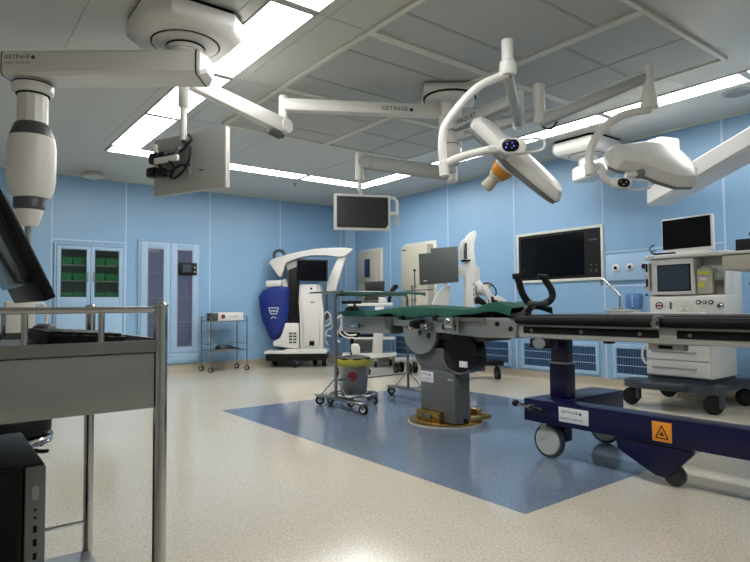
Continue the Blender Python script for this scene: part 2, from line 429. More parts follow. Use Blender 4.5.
# ================================================================ things built into the walls
def cupboard(label, x0, x1, z0, z1, split, gz0, gz1, gw, boxes, kick):
    t = thing('built_in_cabinet', label, 'cabinet', ((x0 + x1) / 2, YB, z0))
    y = YB
    f = MB(); e = 0.03
    f.box((x0, y - 0.035, z0), (x0 + e, y, z1), 0.004); f.box((x1 - e, y - 0.035, z0), (x1, y, z1), 0.004)
    f.box((x0 + e, y - 0.035, z1 - e), (x1 - e, y, z1), 0.004); f.box((x0 + e, y - 0.035, z0), (x1 - e, y, z0 + e), 0.004)
    f.build('frame', 'blue_frame', t)
    xm = (x0 + x1) / 2
    q_ = 0.012; a0, a1, b0, b1 = x0 + e + 0.001, x1 - e - 0.001, z0 + e + 0.001, z1 - e - 0.001
    b = MB(); b.box((a0, y + 0.36, b0), (a1, y + 0.372, b1)); b.box((a0, y, b0), (a0 + q_, y + 0.36, b1)); b.box((a1 - q_, y, b0), (a1, y + 0.36, b1))
    b.box((a0 + q_, y, b0), (a1 - q_, y + 0.36, b0 + q_)); b.box((a0 + q_, y, b1 - q_), (a1 - q_, y + 0.36, b1)); b.build('carcass', 'interior', t)
    for a, c, hs in ((x0 + e + 0.004, xm - 0.003, 1), (xm + 0.003, x1 - e - 0.004, -1)):
        zz0 = split + 0.004 if split else z0 + e + kick
        w0 = (a + c) / 2 - gw / 2; w1 = w0 + gw
        d = MB(); yf = y - 0.045
        d.box((a, yf, zz0), (w0, y - 0.022, z1 - e - 0.004), 0.003); d.box((w1, yf, zz0), (c, y - 0.022, z1 - e - 0.004), 0.003)
        d.box((w0, yf, gz1), (w1, y - 0.022, z1 - e - 0.004), 0.003); d.box((w0, yf, zz0), (w1, y - 0.022, gz0), 0.003)
        do = d.build('door', 'blue_door', t)
        fr = MB(); q = 0.012
        fr.box((w0, yf - 0.003, gz0), (w0 + q, yf + 0.008, gz1)); fr.box((w1 - q, yf - 0.003, gz0), (w1, yf + 0.008, gz1))
        fr.box((w0, yf - 0.003, gz0), (w1, yf + 0.008, gz0 + q)); fr.box((w0, yf - 0.003, gz1 - q), (w1, yf + 0.008, gz1))
        fr.build('pane_frame', 'dgrey' if boxes else 'grey', do)
        MB().box((w0 + q, yf + 0.004, gz0 + q), (w1 - q, yf + 0.008, gz1 - q)).build('pane', 'glass' if boxes else 'glass_pale', do)
        for zz in ([gz0 + (gz1 - gz0) * k / 3 for k in (1, 2)] if boxes else [gz0 + (gz1 - gz0) * k / 4 for k in (1, 2, 3)]):
            MB().box((a if hs == 1 else xm, y + 0.005, zz), (xm if hs == 1 else c, y + 0.35, zz + 0.012)).build('shelf', 'alu', t)
        h = MB(); hx = (c - 0.035) if hs == 1 else (a + 0.035)
        if boxes:
            zc = (gz0 + gz1) / 2 - 0.05
            h.box((hx - 0.008, yf - 0.014, zc - 0.07), (hx + 0.008, yf, zc + 0.07), 0.004); h.build('handle', 'grey', do)
        if split:
            d = MB(); d.box((a, yf, z0 + e + 0.004), (c, y - 0.022, split - 0.004), 0.003); dl = d.build('door', 'blue_door', t)
            h = MB(); h.box((hx - 0.008, yf - 0.014, split - 0.24), (hx + 0.008, yf, split - 0.10), 0.004); h.build('handle', 'grey', dl)
    if kick:
        MB().box((x0 + e + 0.004, y - 0.042, z0 + e + 0.004), (x1 - e - 0.004, y - 0.022, z0 + e + kick - 0.006), 0.003).build('kick_panel', 'blue_door', t)
        MB().box((xm - 0.03, y - 0.05, z0 + e + kick - 0.06), (xm + 0.03, y - 0.042, z0 + e + kick - 0.05), 0.002).build('handle', 'grey', t)
    return t
cupboard('pale blue wall cabinet with two dark framed windows showing green boxes', 1.41, 2.37, 0.14, 1.985, 1.03, 1.20, 1.90, 0.34, True, 0)
tall = cupboard('tall pale blue wall cabinet with two narrow glass doors and a black lock display', 2.57, 3.56, 0.14, 2.115, 0, 0.40, 1.97, 0.25, False, 0.14)
# notice hanging behind the left pane
MB().box((2.70, YB - 0.0265, 1.92), (2.90, YB - 0.0235, 1.97)).build('notice', 'paper', tall)
lk = MB().boxc((3.335, YB - 0.06, 1.665), (0.30, 0.03, 0.20), bev=0.006).build('lock_display', 'black', tall)
MB().boxc((3.32, YB - 0.077, 1.67), (0.14, 0.003, 0.13)).build('screen', 'screen_grey', lk)
for zz in (1.62, 1.69): MB().lathe((3.45, YB - 0.075, zz), [(0.001, -0.001), (0.02, 0), (0.02, 0.004), (0.001, 0.005)], 14, axis=(0, -1, 0)).build('dial', 'grey', lk)
# green boxes in the small cabinet (they stand on its shelves)
for wi, x0 in enumerate((1.475, 1.925)):
    for zi, z0 in enumerate((1.2, 1.447, 1.68)):
        for k in range(2):
            if z0 == 1.2: z0 = 1.2
            b = MB(); bx = x0 + k * 0.195; z = (1.046, 1.4455, 1.679)[zi]; hh = (0.22, 0.11, 0.11)[zi]
            b.hexa([(bx + 0.008, YB + 0.05, z), (bx + 0.172, YB + 0.05, z), (bx + 0.172, YB + 0.30, z), (bx + 0.008, YB + 0.30, z), (bx, YB + 0.03, z + hh), (bx + 0.18, YB + 0.03, z + hh), (bx + 0.18, YB + 0.32, z + hh), (bx, YB + 0.32, z + hh)], 0.004)
            o = b.build('storage_box', 'green_box', None)
            tag(o, 'green plastic box behind the %s cabinet window, %s shelf, %s of its pair' % (('left', 'right')[wi], ('bottom', 'middle', 'top')[zi], ('left', 'right')[k]), 'box', 'green boxes in the wall cabinet')

# big wall screen
t = thing('wall_screen', 'large black wall screen in a thin pale frame with touch buttons', 'wall screen', (XR, 4.615, 1.33))
f = MB(); y0, y1, z0, z1 = 3.945, 5.285, 1.335, 2.03; e = 0.035
f.box((XR - 0.02, y0, z0), (XR, y0 + e, z1), 0.004); f.box((XR - 0.02, y1 - e, z0), (XR, y1, z1), 0.004); f.box((XR - 0.02, y0 + e, z0), (XR, y1 - e, z0 + e), 0.004); f.box((XR - 0.02, y0 + e, z1 - e), (XR, y1 - e, z1), 0.004)
f.build('frame', 'alu', t)
MB().box((XR - 0.012, y0 + e, z0 + e), (XR - 0.001, y1 - e, z1 - e)).build('bezel', 'black', t)
MB().box((XR - 0.015, y0 + 0.27, z0 + 0.075), (XR - 0.010, y1 - 0.075, z1 - 0.07)).build('screen', 'screen', t)
for yy, zz, rr in ((4.05, 1.46, 0.02), (4.12, 1.46, 0.012), (4.05, 1.53, 0.01), (4.12, 1.53, 0.01)):
    MB().lathe((XR - 0.012, yy, zz), [(0.001, -0.001), (rr, 0), (rr, 0.003), (0.001, 0.004)], 14, axis=(-1, 0, 0)).build('button', 'dgrey', t)
MB().box((XR - 0.0135, 4.03, 1.84), (XR - 0.011, 4.14, 1.86)).build('marking', 'dgrey', t)

# gas outlet panel
t = thing('gas_outlet_panel', 'pale blue panel with three round gas outlets right of the big wall screen', 'gas outlet panel', (XR, 3.4, 1.3))
MB().box((XR - 0.03, 2.66, 1.315), (XR, 3.91, 1.63), 0.006).build('panel', 'blue_door', t)
for k, yy in enumerate((3.775, 3.595, 3.42)):
    o = MB().lathe((XR - 0.03, yy, 1.47), [(0.045, 0), (0.045, 0.012), (0.034, 0.018), (0.001, 0.018)], 22, axis=(-1, 0, 0)).build('outlet', 'white', t)
    MB().lathe((XR - 0.048, yy, 1.47), [(0.022 + 0.012 * (k == 2), 0), (0.02 + 0.012 * (k == 2), 0.006), (0.001, 0.006)], 18, axis=(-1, 0, 0)).build('socket', ('ink', 'navy', 'navy')[k], o)
t = thing('outlet_box', 'small blue socket box on the right wall below the gas outlets', 'outlet box', (XR, 3.52, 1.0))
MB().box((XR - 0.07, 3.48, 0.98), (XR, 3.65, 1.155), 0.006).build('box', 'blue_box', t)
for r_ in range(5): MB().boxc((XR - 0.072, 3.56, 1.01 + r_ * 0.028), (0.003, 0.018, 0.010)).build('switch', 'paper', t)

# low return air grilles
for y0, y1, lb in ((5.42, 6.58, 'just left of the navy trolley column'), (4.04, 5.24, 'behind the navy trolley column'), (2.66, 3.86, 'left of and behind the anaesthesia machine'), (6.76, 8.06, 'farthest, behind the table column')):
    t = thing('air_grille', 'blue low return air grille in the right wall, ' + lb, 'air grille', (XR, (y0 + y1) / 2, 0.14), 'low air grilles of the right wall')
    f = MB(); z0, z1 = 0.145, 0.545; e = 0.05
    f.box((XR - 0.018, y0, z0), (XR, y0 + e, z1), 0.004); f.box((XR - 0.018, y1 - e, z0), (XR, y1, z1), 0.004); f.box((XR - 0.018, y0 + e, z0), (XR, y1 - e, z0 + e), 0.004); f.box((XR - 0.018, y0 + e, z1 - e), (XR, y1 - e, z1), 0.004)
    f.build('frame', 'blue_door', t)
    MB().box((XR - 0.004, y0 + e, z0 + e), (XR - 0.001, y1 - e, z1 - e)).build('duct', 'grille_back', t)
    s = MB(); k = y0 + e + 0.02
    while k < y1 - e:
        s.box((XR - 0.013, k, z0 + e), (XR - 0.006, k + 0.014, z1 - e)); k += 0.032
    s.build('slats', 'grille', t)
    s = MB()
    for q in (1 / 3, 2 / 3): s.box((XR - 0.016, y0 + e, z0 + e + (z1 - z0 - 2 * e) * q - 0.003), (XR - 0.013, y1 - e, z0 + e + (z1 - z0 - 2 * e) * q + 0.003))
    s.build('crossbar', 'wall_joint', t)

# beige control boxes
t = thing('control_cabinet', 'beige wall control box with a narrow dark window, nearest the corner', 'control box', (XR, 8.7, 1.1))
MB().box((XR - 0.12, 8.43, 1.45), (XR - 0.021, 8.99, 2.07), 0.008).build('upper_box', 'beige', t)
MB().box((XR - 0.12, 8.43, 1.10), (XR - 0.021, 8.99, 1.44), 0.008).build('lower_box', 'beige', t)
MB().box((XR - 0.128, 8.62, 1.58), (XR - 0.12, 8.78, 1.92), 0.002).build('window', 'grille_back', t)
MB().box((XR - 0.02, 8.37, 1.06), (XR - 0.001, 9.05, 2.12), 0.004).build('backing', 'alu', t)
t = thing('control_cabinet', 'large beige wall control box behind the grey monitor', 'control box', (XR, 7.4, 0.8))
MB().box((XR - 0.16, 7.00, 1.30), (XR - 0.021, 7.66, 2.06), 0.008).build('upper_box', 'beige', t)
MB().box((XR - 0.16, 7.00, 0.82), (XR - 0.021, 7.66, 1.285), 0.008).build('lower_box', 'beige', t)
MB().box((XR - 0.163, 7.54, 1.98), (XR - 0.16, 7.63, 2.0)).build('nameplate', 'ink', t)
MB().box((XR - 0.02, 6.93, 0.78), (XR - 0.001, 7.74, 2.12), 0.004).build('backing', 'alu', t)
MB().lathe((XR - 0.16, 7.08, 1.2), [(0.012, 0), (0.012, 0.01), (0.001, 0.01)], 12, axis=(-1, 0, 0)).build('lock', 'ink', t)


# ================================================================ near left: steel instrument trolley with computer
CX1, CY0, CY1 = 0.352, 1.129, 1.736
CX0 = -0.62
t = thing('steel_trolley', 'large stainless steel computer trolley in the left foreground', 'trolley', (CX0 + 0.45, 1.43, 0))
def post(x, y, name='leg', top=1.032):
    m = MB(); m.cyl((x, y, 0.11), (x, y, top - 0.006), 0.0125, seg=24); m.lathe((x, y, top - 0.008), [(0.0125, 0), (0.0142, 0.001), (0.0142, 0.006), (0.010, 0.010), (0.002, 0.011)], 24)
    o = m.build(name, 'chrome', t)
for x in (CX0, CX1):
    for y in (CY0, CY1):
        post(x, y)
        caster(t, x, y, 0.05, 0.03, 0.12, 0.6)
m = MB(); m.box((CX0, CY0 - 0.004, 0.942), (CX1, CY1 + 0.004, 0.946)); m.build('tray_top', 'steel_plate', t)
m = MB()
m.box((CX0 + 0.012, CY0 - 0.010, 0.941), (CX1 - 0.010, CY0 - 0.006, 0.963)); m.box((CX0 + 0.012, CY1 + 0.006, 0.941), (CX1 - 0.010, CY1 + 0.010, 0.963))
m.box((CX1 + 0.006, CY0 + 0.012, 0.941), (CX1 + 0.010, CY1 - 0.012, 0.963)); m.box((CX0 - 0.010, CY0 + 0.012, 0.941), (CX0 - 0.006, CY1 - 0.012, 0.963))
m.build('tray_rim', 'steel', t)
m = MB(); m.box((CX0 + 0.013, CY0 - 0.006, 0.836), (CX1 - 0.013, CY0 + 0.006, 0.939), 0.001); m.build('drawer_front', 'steel_plate', t)
m = MB(); m.box((CX0 + 0.013, CY1 - 0.006, 0.836), (CX1 - 0.013, CY1 + 0.006, 0.939), 0.001); m.build('rear_apron', 'steel_plate', t)
m = MB(); m.box((CX1 - 0.005, CY0 + 0.013, 0.836), (CX1 + 0.005, CY1 - 0.013, 0.939), 0.001); m.build('side_apron', 'steel_plate', t)
m = MB(); m.box((CX0 + 0.02, CY0 + 0.007, 0.836), (CX1 - 0.006, CY1 - 0.007, 0.842)); m.build('drawer_floor', 'steel_plate', t)
for y in (CY0, CY1):
    MB().cyl((CX0, y, 1.020), (CX1, y, 1.020), 0.0058, seg=16).build('rail', 'chrome', t)
    for px_ in ((0.247, 0.128, -0.05, -0.3) if y == CY0 else (0.15, -0.1, -0.35)):
        MB().cyl((px_, y, 0.945), (px_, y, 1.017), 0.0055, seg=16).build('rail_post', 'chrome', t)
for x in (CX0,):
    MB().cyl((x, CY0, 1.020), (x, CY1, 1.020), 0.0058, seg=16).build('rail', 'chrome', t)
SZ = 0.375
m = MB(); m.box((CX0 - 0.004, CY0 - 0.004, SZ - 0.025), (CX1 + 0.004, CY1 + 0.004, SZ), 0.003); m.build('lower_shelf', 'steel_plate', t)
MB().cyl((CX0, CY1, SZ + 0.075), (CX1, CY1, SZ + 0.075), 0.0055, seg=14).build('shelf_rail', 'chrome', t)
MB().cyl((0.205, CY1, SZ), (0.205, CY1, SZ + 0.072), 0.005, seg=12).build('shelf_rail_post', 'chrome', t)

# keyboard, mouse, monitor on the trolley
kt = thing('keyboard', 'black computer keyboard lying on the steel trolley', 'keyboard', (0.268, 1.46, 0.946))
Rz = Matrix.Translation((0.262, 1.47, 0.9465)) @ Matrix.Scale(0.76, 4, (0, 1, 0))
m = MB(); m.M = Rz
m.hexa([(-0.072, -0.2, 0.004), (0.072, -0.2, 0.004), (0.072, 0.2, 0.004), (-0.072, 0.2, 0.004), (-0.076, -0.204, 0.026), (0.076, -0.204, 0.016), (0.076, 0.204, 0.016), (-0.076, 0.204, 0.026)], 0.002)
m.boxc((-0.05, -0.16, 0.003), (0.02, 0.03, 0.006)); m.boxc((-0.05, 0.16, 0.003), (0.02, 0.03, 0.006)); m.boxc((0.05, -0.16, 0.003), (0.02, 0.03, 0.006)); m.boxc((0.05, 0.16, 0.003), (0.02, 0.03, 0.006))
m.build('body', 'black', kt)
m = MB(); m.M = Rz
for r_ in range(6):
    for c_ in range(21):
        if r_ == 5 and 5 < c_ < 12: continue
        xx = -0.062 + r_ * 0.0235 + (0.004 if r_ else 0); zz = 0.0255 - (xx + 0.076) * 0.065
        m.boxc((xx, -0.188 + c_ * 0.0187, zz + 0.003), (0.0165, 0.0155, 0.007), bev=0.0012)
ks = m.build('keys', 'black', kt); ks['kind'] = 'stuff'
o = MB()
o.loft([[(0.235 + math.cos(a) * 0.031 * q, 1.685 + math.sin(a) * 0.042 * q, z) for a in [2 * PI * i / 20 for i in range(20)]] for q, z in ((0.9, 0.947), (1.0, 0.953), (0.97, 0.968), (0.8, 0.980), (0.45, 0.986))])
o = o.build('mouse', 'dgrey', None)
tag(o, 'grey computer mouse on the steel trolley behind the keyboard', 'mouse')
# computer tower on the lower shelf
t = thing('computer_tower', 'black computer tower with a silver port strip on the lower trolley shelf', 'computer', (0.08, 1.46, SZ))
x0, x1, y0, y1, z0, z1 = 0.000, 0.176, 1.222, 1.57, SZ + 0.001, 0.740
MB().box((x0, y0 + 0.004, z0), (x1, y1, z1), 0.004).build('case', 'black', t)
m = MB(); m.box((x1 - 0.033, y0 - 0.008, z0), (x1, y0 + 0.0035, z1 - 0.002), 0.003); st = m.build('port_strip', 'grey', t)
m = MB()
m.box((x0, y0 - 0.006, z0), (x1 - 0.036, y0 + 0.0035, z1 - 0.002), 0.003); mesh_ = m.build('mesh_front', 'black', t)
m = MB()
zz = z0 + 0.015
while zz < z1 - 0.03:
    m.box((x0 + 0.006, y0 - 0.0085, zz), (x1 - 0.042, y0 - 0.0055, zz + 0.0022)); zz += 0.0052
gr = m.build('grille_ribs', 'rubber', mesh_)
xc = x1 - 0.0165
m = MB()
pts = [(xc + 0.0055 * math.cos(a), y0 - 0.0085, z1 - 0.048 + (0.008 if math.sin(a) > 0 else -0.008) + 0.0055 * math.sin(a)) for a in [2 * PI * i / 24 for i in range(24)]]
m.prism(pts, (0, -0.0012, 0)); m.build('power_button', 'mount_grey', st)
for zz, w_, h_ in ((0.078, .004, .004), (0.092, .004, .004), (0.112, .006, .012), (0.136, .006, .012), (0.160, .006, .012), (0.184, .006, .012), (0.207, .005, .008)):
    MB().box((xc - w_ / 2, y0 - 0.0092, z1 - zz - h_ / 2), (xc + w_ / 2, y0 - 0.0079, z1 - zz + h_ / 2)).build('port', 'ink', st)
MB().box((x0 + 0.01, y0 - 0.0095, z1 - 0.02), (x0 + 0.09, y0 - 0.007, z1 - 0.012)).build('front_lip', 'grey', st)
# monitor seen from behind, tilted back
t = thing('computer_monitor', 'black tilted monitor seen from behind on the steel trolley', 'monitor', (0.08, 1.6, 0.946))
C1 = Vector((0.21, 1.36, 1.048)); ey = Vector((0, 1, 0)); eu = Vector((-0.42, 0, 0.907)).normalized(); en = Vector((-0.907, 0, -0.42)).normalized()
def mp(a, b, c=0): return C1 + ey * a + eu * b + en * c
def slab(m, a0, a1, b0, b1, c0, c1, bev=0.0, rr=0.0):
    m.hexa([mp(a0, b0, c0), mp(a1, b0, c0), mp(a1, b1, c0), mp(a0, b1, c0), mp(a0, b0, c1), mp(a1, b0, c1), mp(a1, b1, c1), mp(a0, b1, c1)], bev)
m = MB(); slab(m, 0, 0.54, 0, 0.325, 0, 0.022, 0.003); m.build('housing', 'black', t)
m = MB()
ra = []
for cx_, cy_, a0 in ((0.5, 0.065, -90), (0.5, 0.28, 0), (0.05, 0.28, 90), (0.05, 0.065, 180)):
    for k in range(6):
        a = math.radians(a0 + 90 * k / 5); ra.append((cx_ + 0.02 * math.cos(a), cy_ + 0.02 * math.sin(a)))
m.prism([mp(a, b, 0.022) for a, b in ra], en * 0.014, 0.003); m.build('rear_bulge', 'screen_grey', t)
m = MB(); slab(m, 0.008, 0.532, 0.012, 0.317, -0.002, 0.0005); m.build('screen', 'screen', t)
m = MB(); slab(m, 0.33, 0.37, 0.12, 0.20, 0.035, 0.06, 0.004); pa = mp(0.35, 0.16, 0.055)
m.beam(pa, (pa.x - 0.02, 1.71, 0.955), 0.03, 0.045, 0.004); m.build('stand', 'grey', t)
m = MB(); m.box((pa.x - 0.12, 1.60, 0.9465), (pa.x + 0.03, 1.725, 0.957), 0.004); m.build('stand_base', 'grey', t)
cb = thing('cable', 'loose black cables looping behind the tilted monitor', 'cable', (0.08, 1.6, 0.946))
for p in ([(0.0, 1.55, 0.952), (0.05, 1.53, 0.965), (0.10, 1.58, 0.99), (0.07, 1.62, 1.015), (0.02, 1.60, 1.03)],
          [(-0.04, 1.50, 0.952), (0.04, 1.47, 0.955), (0.09, 1.53, 0.962), (0.06, 1.60, 0.985), (0.0, 1.62, 1.0)],
          [(-0.1, 1.40, 0.951), (-0.02, 1.42, 0.951), (0.04, 1.40, 0.951), (0.10, 1.36, 0.951)]):
    MB().tube(p, 0.0035, seg=8).build('strand', 'rubber', cb)

# round stool behind the trolley
t = thing('stool', 'round black padded stool with a chrome rim behind the computer tower', 'stool', (0.32, 3.08, 0))
c = (0.262, 3.08, 0)
MB().lathe(c, [(0.002, 0.55), (0.175, 0.55), (0.195, 0.54), (0.202, 0.52), (0.200, 0.475), (0.18, 0.462), (0.01, 0.462)], 36).build('seat', 'pad', t)
m = MB(); m.lathe(c, [(0.17, 0.461), (0.206, 0.459), (0.21, 0.452), (0.207, 0.446), (0.200, 0.442), (0.206, 0.436), (0.207, 0.428), (0.198, 0.42), (0.17, 0.42)], 36); m.build('rim', 'chrome', t)
MB().lathe(c, [(0.028, 0.42), (0.028, 0.25), (0.04, 0.24), (0.04, 0.12), (0.02, 0.10)], 20).build('column', 'chrome', t)
m = MB(); m.tube([(0.262, 3.08, 0.405), (0.36, 3.03, 0.40), (0.42, 2.99, 0.385)], 0.008, seg=10); m.boxc((0.418, 2.992, 0.388), (0.05, 0.02, 0.015), rz=-0.5, bev=0.004); m.build('lever', 'black', t)
for k in range(5):
    a = 2 * PI * k / 5 + 0.15; e = Vector((0.262 + 0.17 * math.cos(a), 3.08 + 0.17 * math.sin(a), 0))
    MB().beam((0.262 + 0.03 * math.cos(a), 3.08 + 0.03 * math.sin(a), 0.12), (e.x, e.y, 0.085), 0.04, 0.025, 0.005, w1=0.025).build('foot', 'chrome', t)
    caster(t, e.x, e.y, 0.028, 0.02, 0.075, a)

# ================================================================ small steel cart by the back wall
t = thing('instrument_cart', 'small two-shelf steel cart standing against the back wall', 'cart', (3.86, 9.08, 0))
x0, x1, y0, y1 = 3.55, 4.17, 8.88, 9.27
for x in (x0, x1):
    for y in (y0, y1):
        MB().cyl((x, y, 0.11), (x, y, 0.885), 0.011, seg=14).build('leg', 'steel', t)
        caster(t, x, y, 0.042, 0.028, 0.115, 0.7)
for z, nm in ((0.80, 'top_shelf'), (0.33, 'bottom_shelf')):
    m = MB(); m.box((x0 + 0.013, y0 - 0.005, z), (x1 - 0.013, y1 + 0.005, z + 0.02), 0.003); m.build(nm, 'steel', t)
for z in (0.875, 0.44):
    for a, b in (((x0, y0, z), (x0, y1, z)), ((x1, y0, z), (x1, y1, z)), ((x0, y1, z), (x1, y1, z))):
        MB().cyl(a, b, 0.007, seg=10).build('rail', 'steel', t)
t = thing('cardboard_box', 'long white box with a round red mark on the small steel cart', 'box', (3.92, 9.05, 0.821))
m = MB(); m.box((3.70, 8.94, 0.8215), (4.13, 9.16, 0.95), 0.003); bo = m.build('carton', 'white', t)
m = MB(); m.box((3.58, 8.95, 0.8215), (3.695, 9.14, 0.94), 0.003); m.build('dark_end', 'dgrey', t)
MB().lathe((3.78, 8.938, 0.885), [(0.001, 0.0), (0.036, 0), (0.036, 0.002), (0.001, 0.002)], 20, axis=(0, -1, 0)).build('red_mark', 'red', bo)
MB().box((3.88, 8.936, 0.878), (4.04, 8.939, 0.892)).build('print_line', 'mount_grey', bo)
t = thing('pedal', 'black foot pedal unit on the lower shelf of the small steel cart', 'foot pedal', (3.86, 9.08, 0.351))
MB().hexa([(3.72, 8.96, 0.3515), (4.02, 8.96, 0.3515), (4.02, 9.15, 0.3515), (3.72, 9.15, 0.3515), (3.74, 8.98, 0.375), (4.0, 8.98, 0.375), (4.0, 9.14, 0.41), (3.74, 9.14, 0.41)], 0.006).build('base', 'black', t)
MB().hexa([(3.76, 8.99, 0.376), (3.86, 8.99, 0.376), (3.86, 9.12, 0.402), (3.76, 9.12, 0.402), (3.77, 9.0, 0.39), (3.85, 9.0, 0.39), (3.85, 9.12, 0.425), (3.77, 9.12, 0.425)], 0.004).build('treadle', 'dgrey', t)
MB().tube([(4.0, 9.1, 0.38), (4.05, 9.08, 0.365), (4.08, 9.0, 0.36), (4.0, 8.93, 0.358)], 0.006, seg=8).build('cable', 'rubber', t)

# ================================================================ surgical microscope under a blue cover
MC = Vector((5.18, 8.92, 0)); MD = 10.2
t = thing('surgical_microscope', 'tall white wheeled microscope tower with a curved boom, near the far corner', 'surgical microscope', tuple(MC))
def q(px, py, v=0.0):     # metres on the machine's own front plane: across, up
    return DX(MC, (px - 297) * 0.0172, v, 1.02 + (307.4 - py) * 0.0172)
def plate(name, pts, v0, v1, m, bev=0.01, parent=None):
    return MB().prism([q(x, y, v0) for x, y in pts], AW * (v1 - v0), bev).build(name, m, parent or t)
plate('base', [(266, 353), (326, 353), (326, 360), (266, 360)], -0.35, 0.28, 'black', 0.02)
plate('base_cover', [(265, 350.5), (327, 350.5), (327, 353), (265, 353)], -0.37, 0.30, 'white', 0.01)
plate('base_step', [(285, 349), (324, 349), (326, 350.5), (283, 350.5)], -0.28, 0.24, 'white', 0.01)
for px, v in ((270, 0.22), (295, -0.30), (323, -0.06), (312, 0.22)):
    p = q(px, 360, v); caster(t, p.x, p.y, 0.075, 0.07, 0.17, ANG, 'hub', 'rubber', 'white')
body = plate('body', [(298.5, 284), (298, 300), (299, 315), (299.5, 349), (322.5, 349), (323, 315), (321.5, 300), (320, 284)], -0.20, 0.18, 'white', 0.02)
plate('front_fascia', [(300, 284), (300.5, 300), (303, 315), (303, 346), (319, 346), (319, 315), (318, 300), (317, 284)], -0.235, -0.20, 'white', 0.015)
plate('rear_column', [(287, 269), (297, 265), (297.5, 325), (286.5, 326)], -0.10, 0.10, 'black', 0.01)
plate('housing', [(284, 323), (298, 323), (298.5, 349), (272, 346), (272, 341), (280, 338)], -0.16, 0.16, 'white', 0.012)
for r_ in range(4):
    for c_ in range(2):
        plate('vent', [(288 + c_ * 4.2, 332.5 + r_ * 3), (291.2 + c_ * 4.2, 332.5 + r_ * 3), (291.2 + c_ * 4.2, 334.2 + r_ * 3), (288 + c_ * 4.2, 334.2 + r_ * 3)], -0.166, -0.158, 'dgrey', 0)
mo = plate('monitor', [(297, 259), (328, 260), (327.5, 281.5), (296.5, 280.5)], -0.30, -0.24, 'black', 0.006)
plate('screen', [(298.3, 260.4), (326.6, 261.3), (326.2, 280.2), (297.9, 279.3)], -0.305, -0.30, 'screen', 0, mo)
plate('power_socket', [(309, 341), (314, 341), (314, 345.5), (309, 345.5)], -0.245, -0.236, 'ink', 0.002)
plate('nameplate', [(310, 301.5), (314, 301.5), (314, 303), (310, 303)], -0.238, -0.234, 'grey', 0)
plate('badge', [(310, 287.5), (312, 287.5), (312, 289.5), (310, 289.5)], -0.240, -0.234, 'ink', 0)
# boom
bm_ = [(267, 261), (271, 257.5), (285, 253.5), (300, 250), (315, 247.6), (330, 246.8), (345, 246.8), (352.5, 247.8), (351, 251), (344, 256), (338, 256), (326, 254.2), (312, 254.2), (298, 256.5), (284, 260.5), (281, 275), (277, 276)]
plate('boom', bm_, -0.12, 0.14, 'white', 0.018)
plate('boom_bracket', [(338, 255), (345.5, 255), (334, 293), (325.5, 293), (326, 282), (329, 275)], -0.06, 0.10, 'white', 0.012)
plate('boom_web', [(283, 262), (297, 258), (297, 266), (286, 270)], -0.05, 0.08, 'mount_grey', 0.008)
MB().tube([q(271.5, 258, 0.0), q(271.5, 252, 0.0), q(274, 249, 0.0), q(278, 248.6, 0.0), q(281.5, 251, 0.0), q(282.5, 254, 0.0)], 0.028, seg=12).build('handle', 'dgrey', t)
m = MB(); m.beam(q(264, 283, -0.05), q(280, 282.5, -0.05), 0.14, 0.11, 0.02); m.build('optic_head', 'white', t)
m = MB(); m.cyl(q(281, 279, -0.05), q(284, 287, -0.05), 0.06, 0.05, 18); m.build('joint', 'white', t)
plate('side_cable', [(324, 292), (326.5, 292), (326.5, 320), (324, 320)], -0.05, 0.05, 'dgrey', 0.004)
for k, pth in enumerate(([(323, 316), (326, 312), (330, 317), (328, 325), (323, 327), (325, 335), (330, 337)], [(324, 322), (329, 320), (331, 328), (326, 331), (324, 340), (327, 346)])):
    MB().tube([q(a, b, -0.08 + 0.05 * k) for a, b in pth], 0.012, seg=8).build('cable', 'offwhite', t)
# blue cover bag
cover = thing('dust_cover', 'royal blue nylon cover bag hanging from the white microscope tower', 'dust cover', tuple(q(273, 332)))
R_ = []
prof = [(286, 272, 286), (287.5, 267, 287.5), (290.5, 260.5, 288.8), (296, 256.5, 289), (303, 257, 288.6), (312, 258.5, 288), (320, 260.5, 286.5), (328, 263, 284.5), (335, 266.5, 279.5), (339, 269, 276), (340.3, 271, 274.5)]
for y, xa, xb in prof:
    ring = []
    for i in range(28):
        a = 2 * PI * i / 28
        wob = 1 + 0.045 * math.sin(a * 5 + y * 0.25) + 0.02 * math.sin(a * 9 - y * 0.4)
        ring.append(q((xa + xb) / 2, y) + RT * (math.cos(a) * (xb - xa) / 2 * 0.0172 * wob) + AW * (math.sin(a) * 0.17 * wob * min(1, (xb - xa) / 22) - 0.05))
    R_.append(ring)
cv = MB().loft(R_); cvo = cv.build('bag', 'navy_cloth', cover, 60)
m = MB(); Lg = [(268.5, 307.5), (278, 307.5), (276.3, 313.5), (270.2, 313.5)]
for a, b in zip(Lg, Lg[1:] + Lg[:1]):
    m.beam(q(a[0], a[1], -0.245), q(b[0], b[1], -0.245), 0.004, 0.012, up=tuple(AW.cross(Vector((0.3, 0.2, 1)))))
m.build('printed_mark', 'paper', cover)
MB().tube([q(270.4, 311.5, -0.246), q(271.8, 309.8, -0.246), q(273.3, 311.3, -0.246), q(274.8, 309.8, -0.246), q(276.2, 311.5, -0.246)], 0.007, seg=6).build('printed_mark', 'paper', cover)
MB().tube([q(270.5, 318, -0.24), q(273.2, 316.6, -0.245), q(276, 318, -0.24)], 0.006, seg=6).build('printed_mark', 'paper', cover)

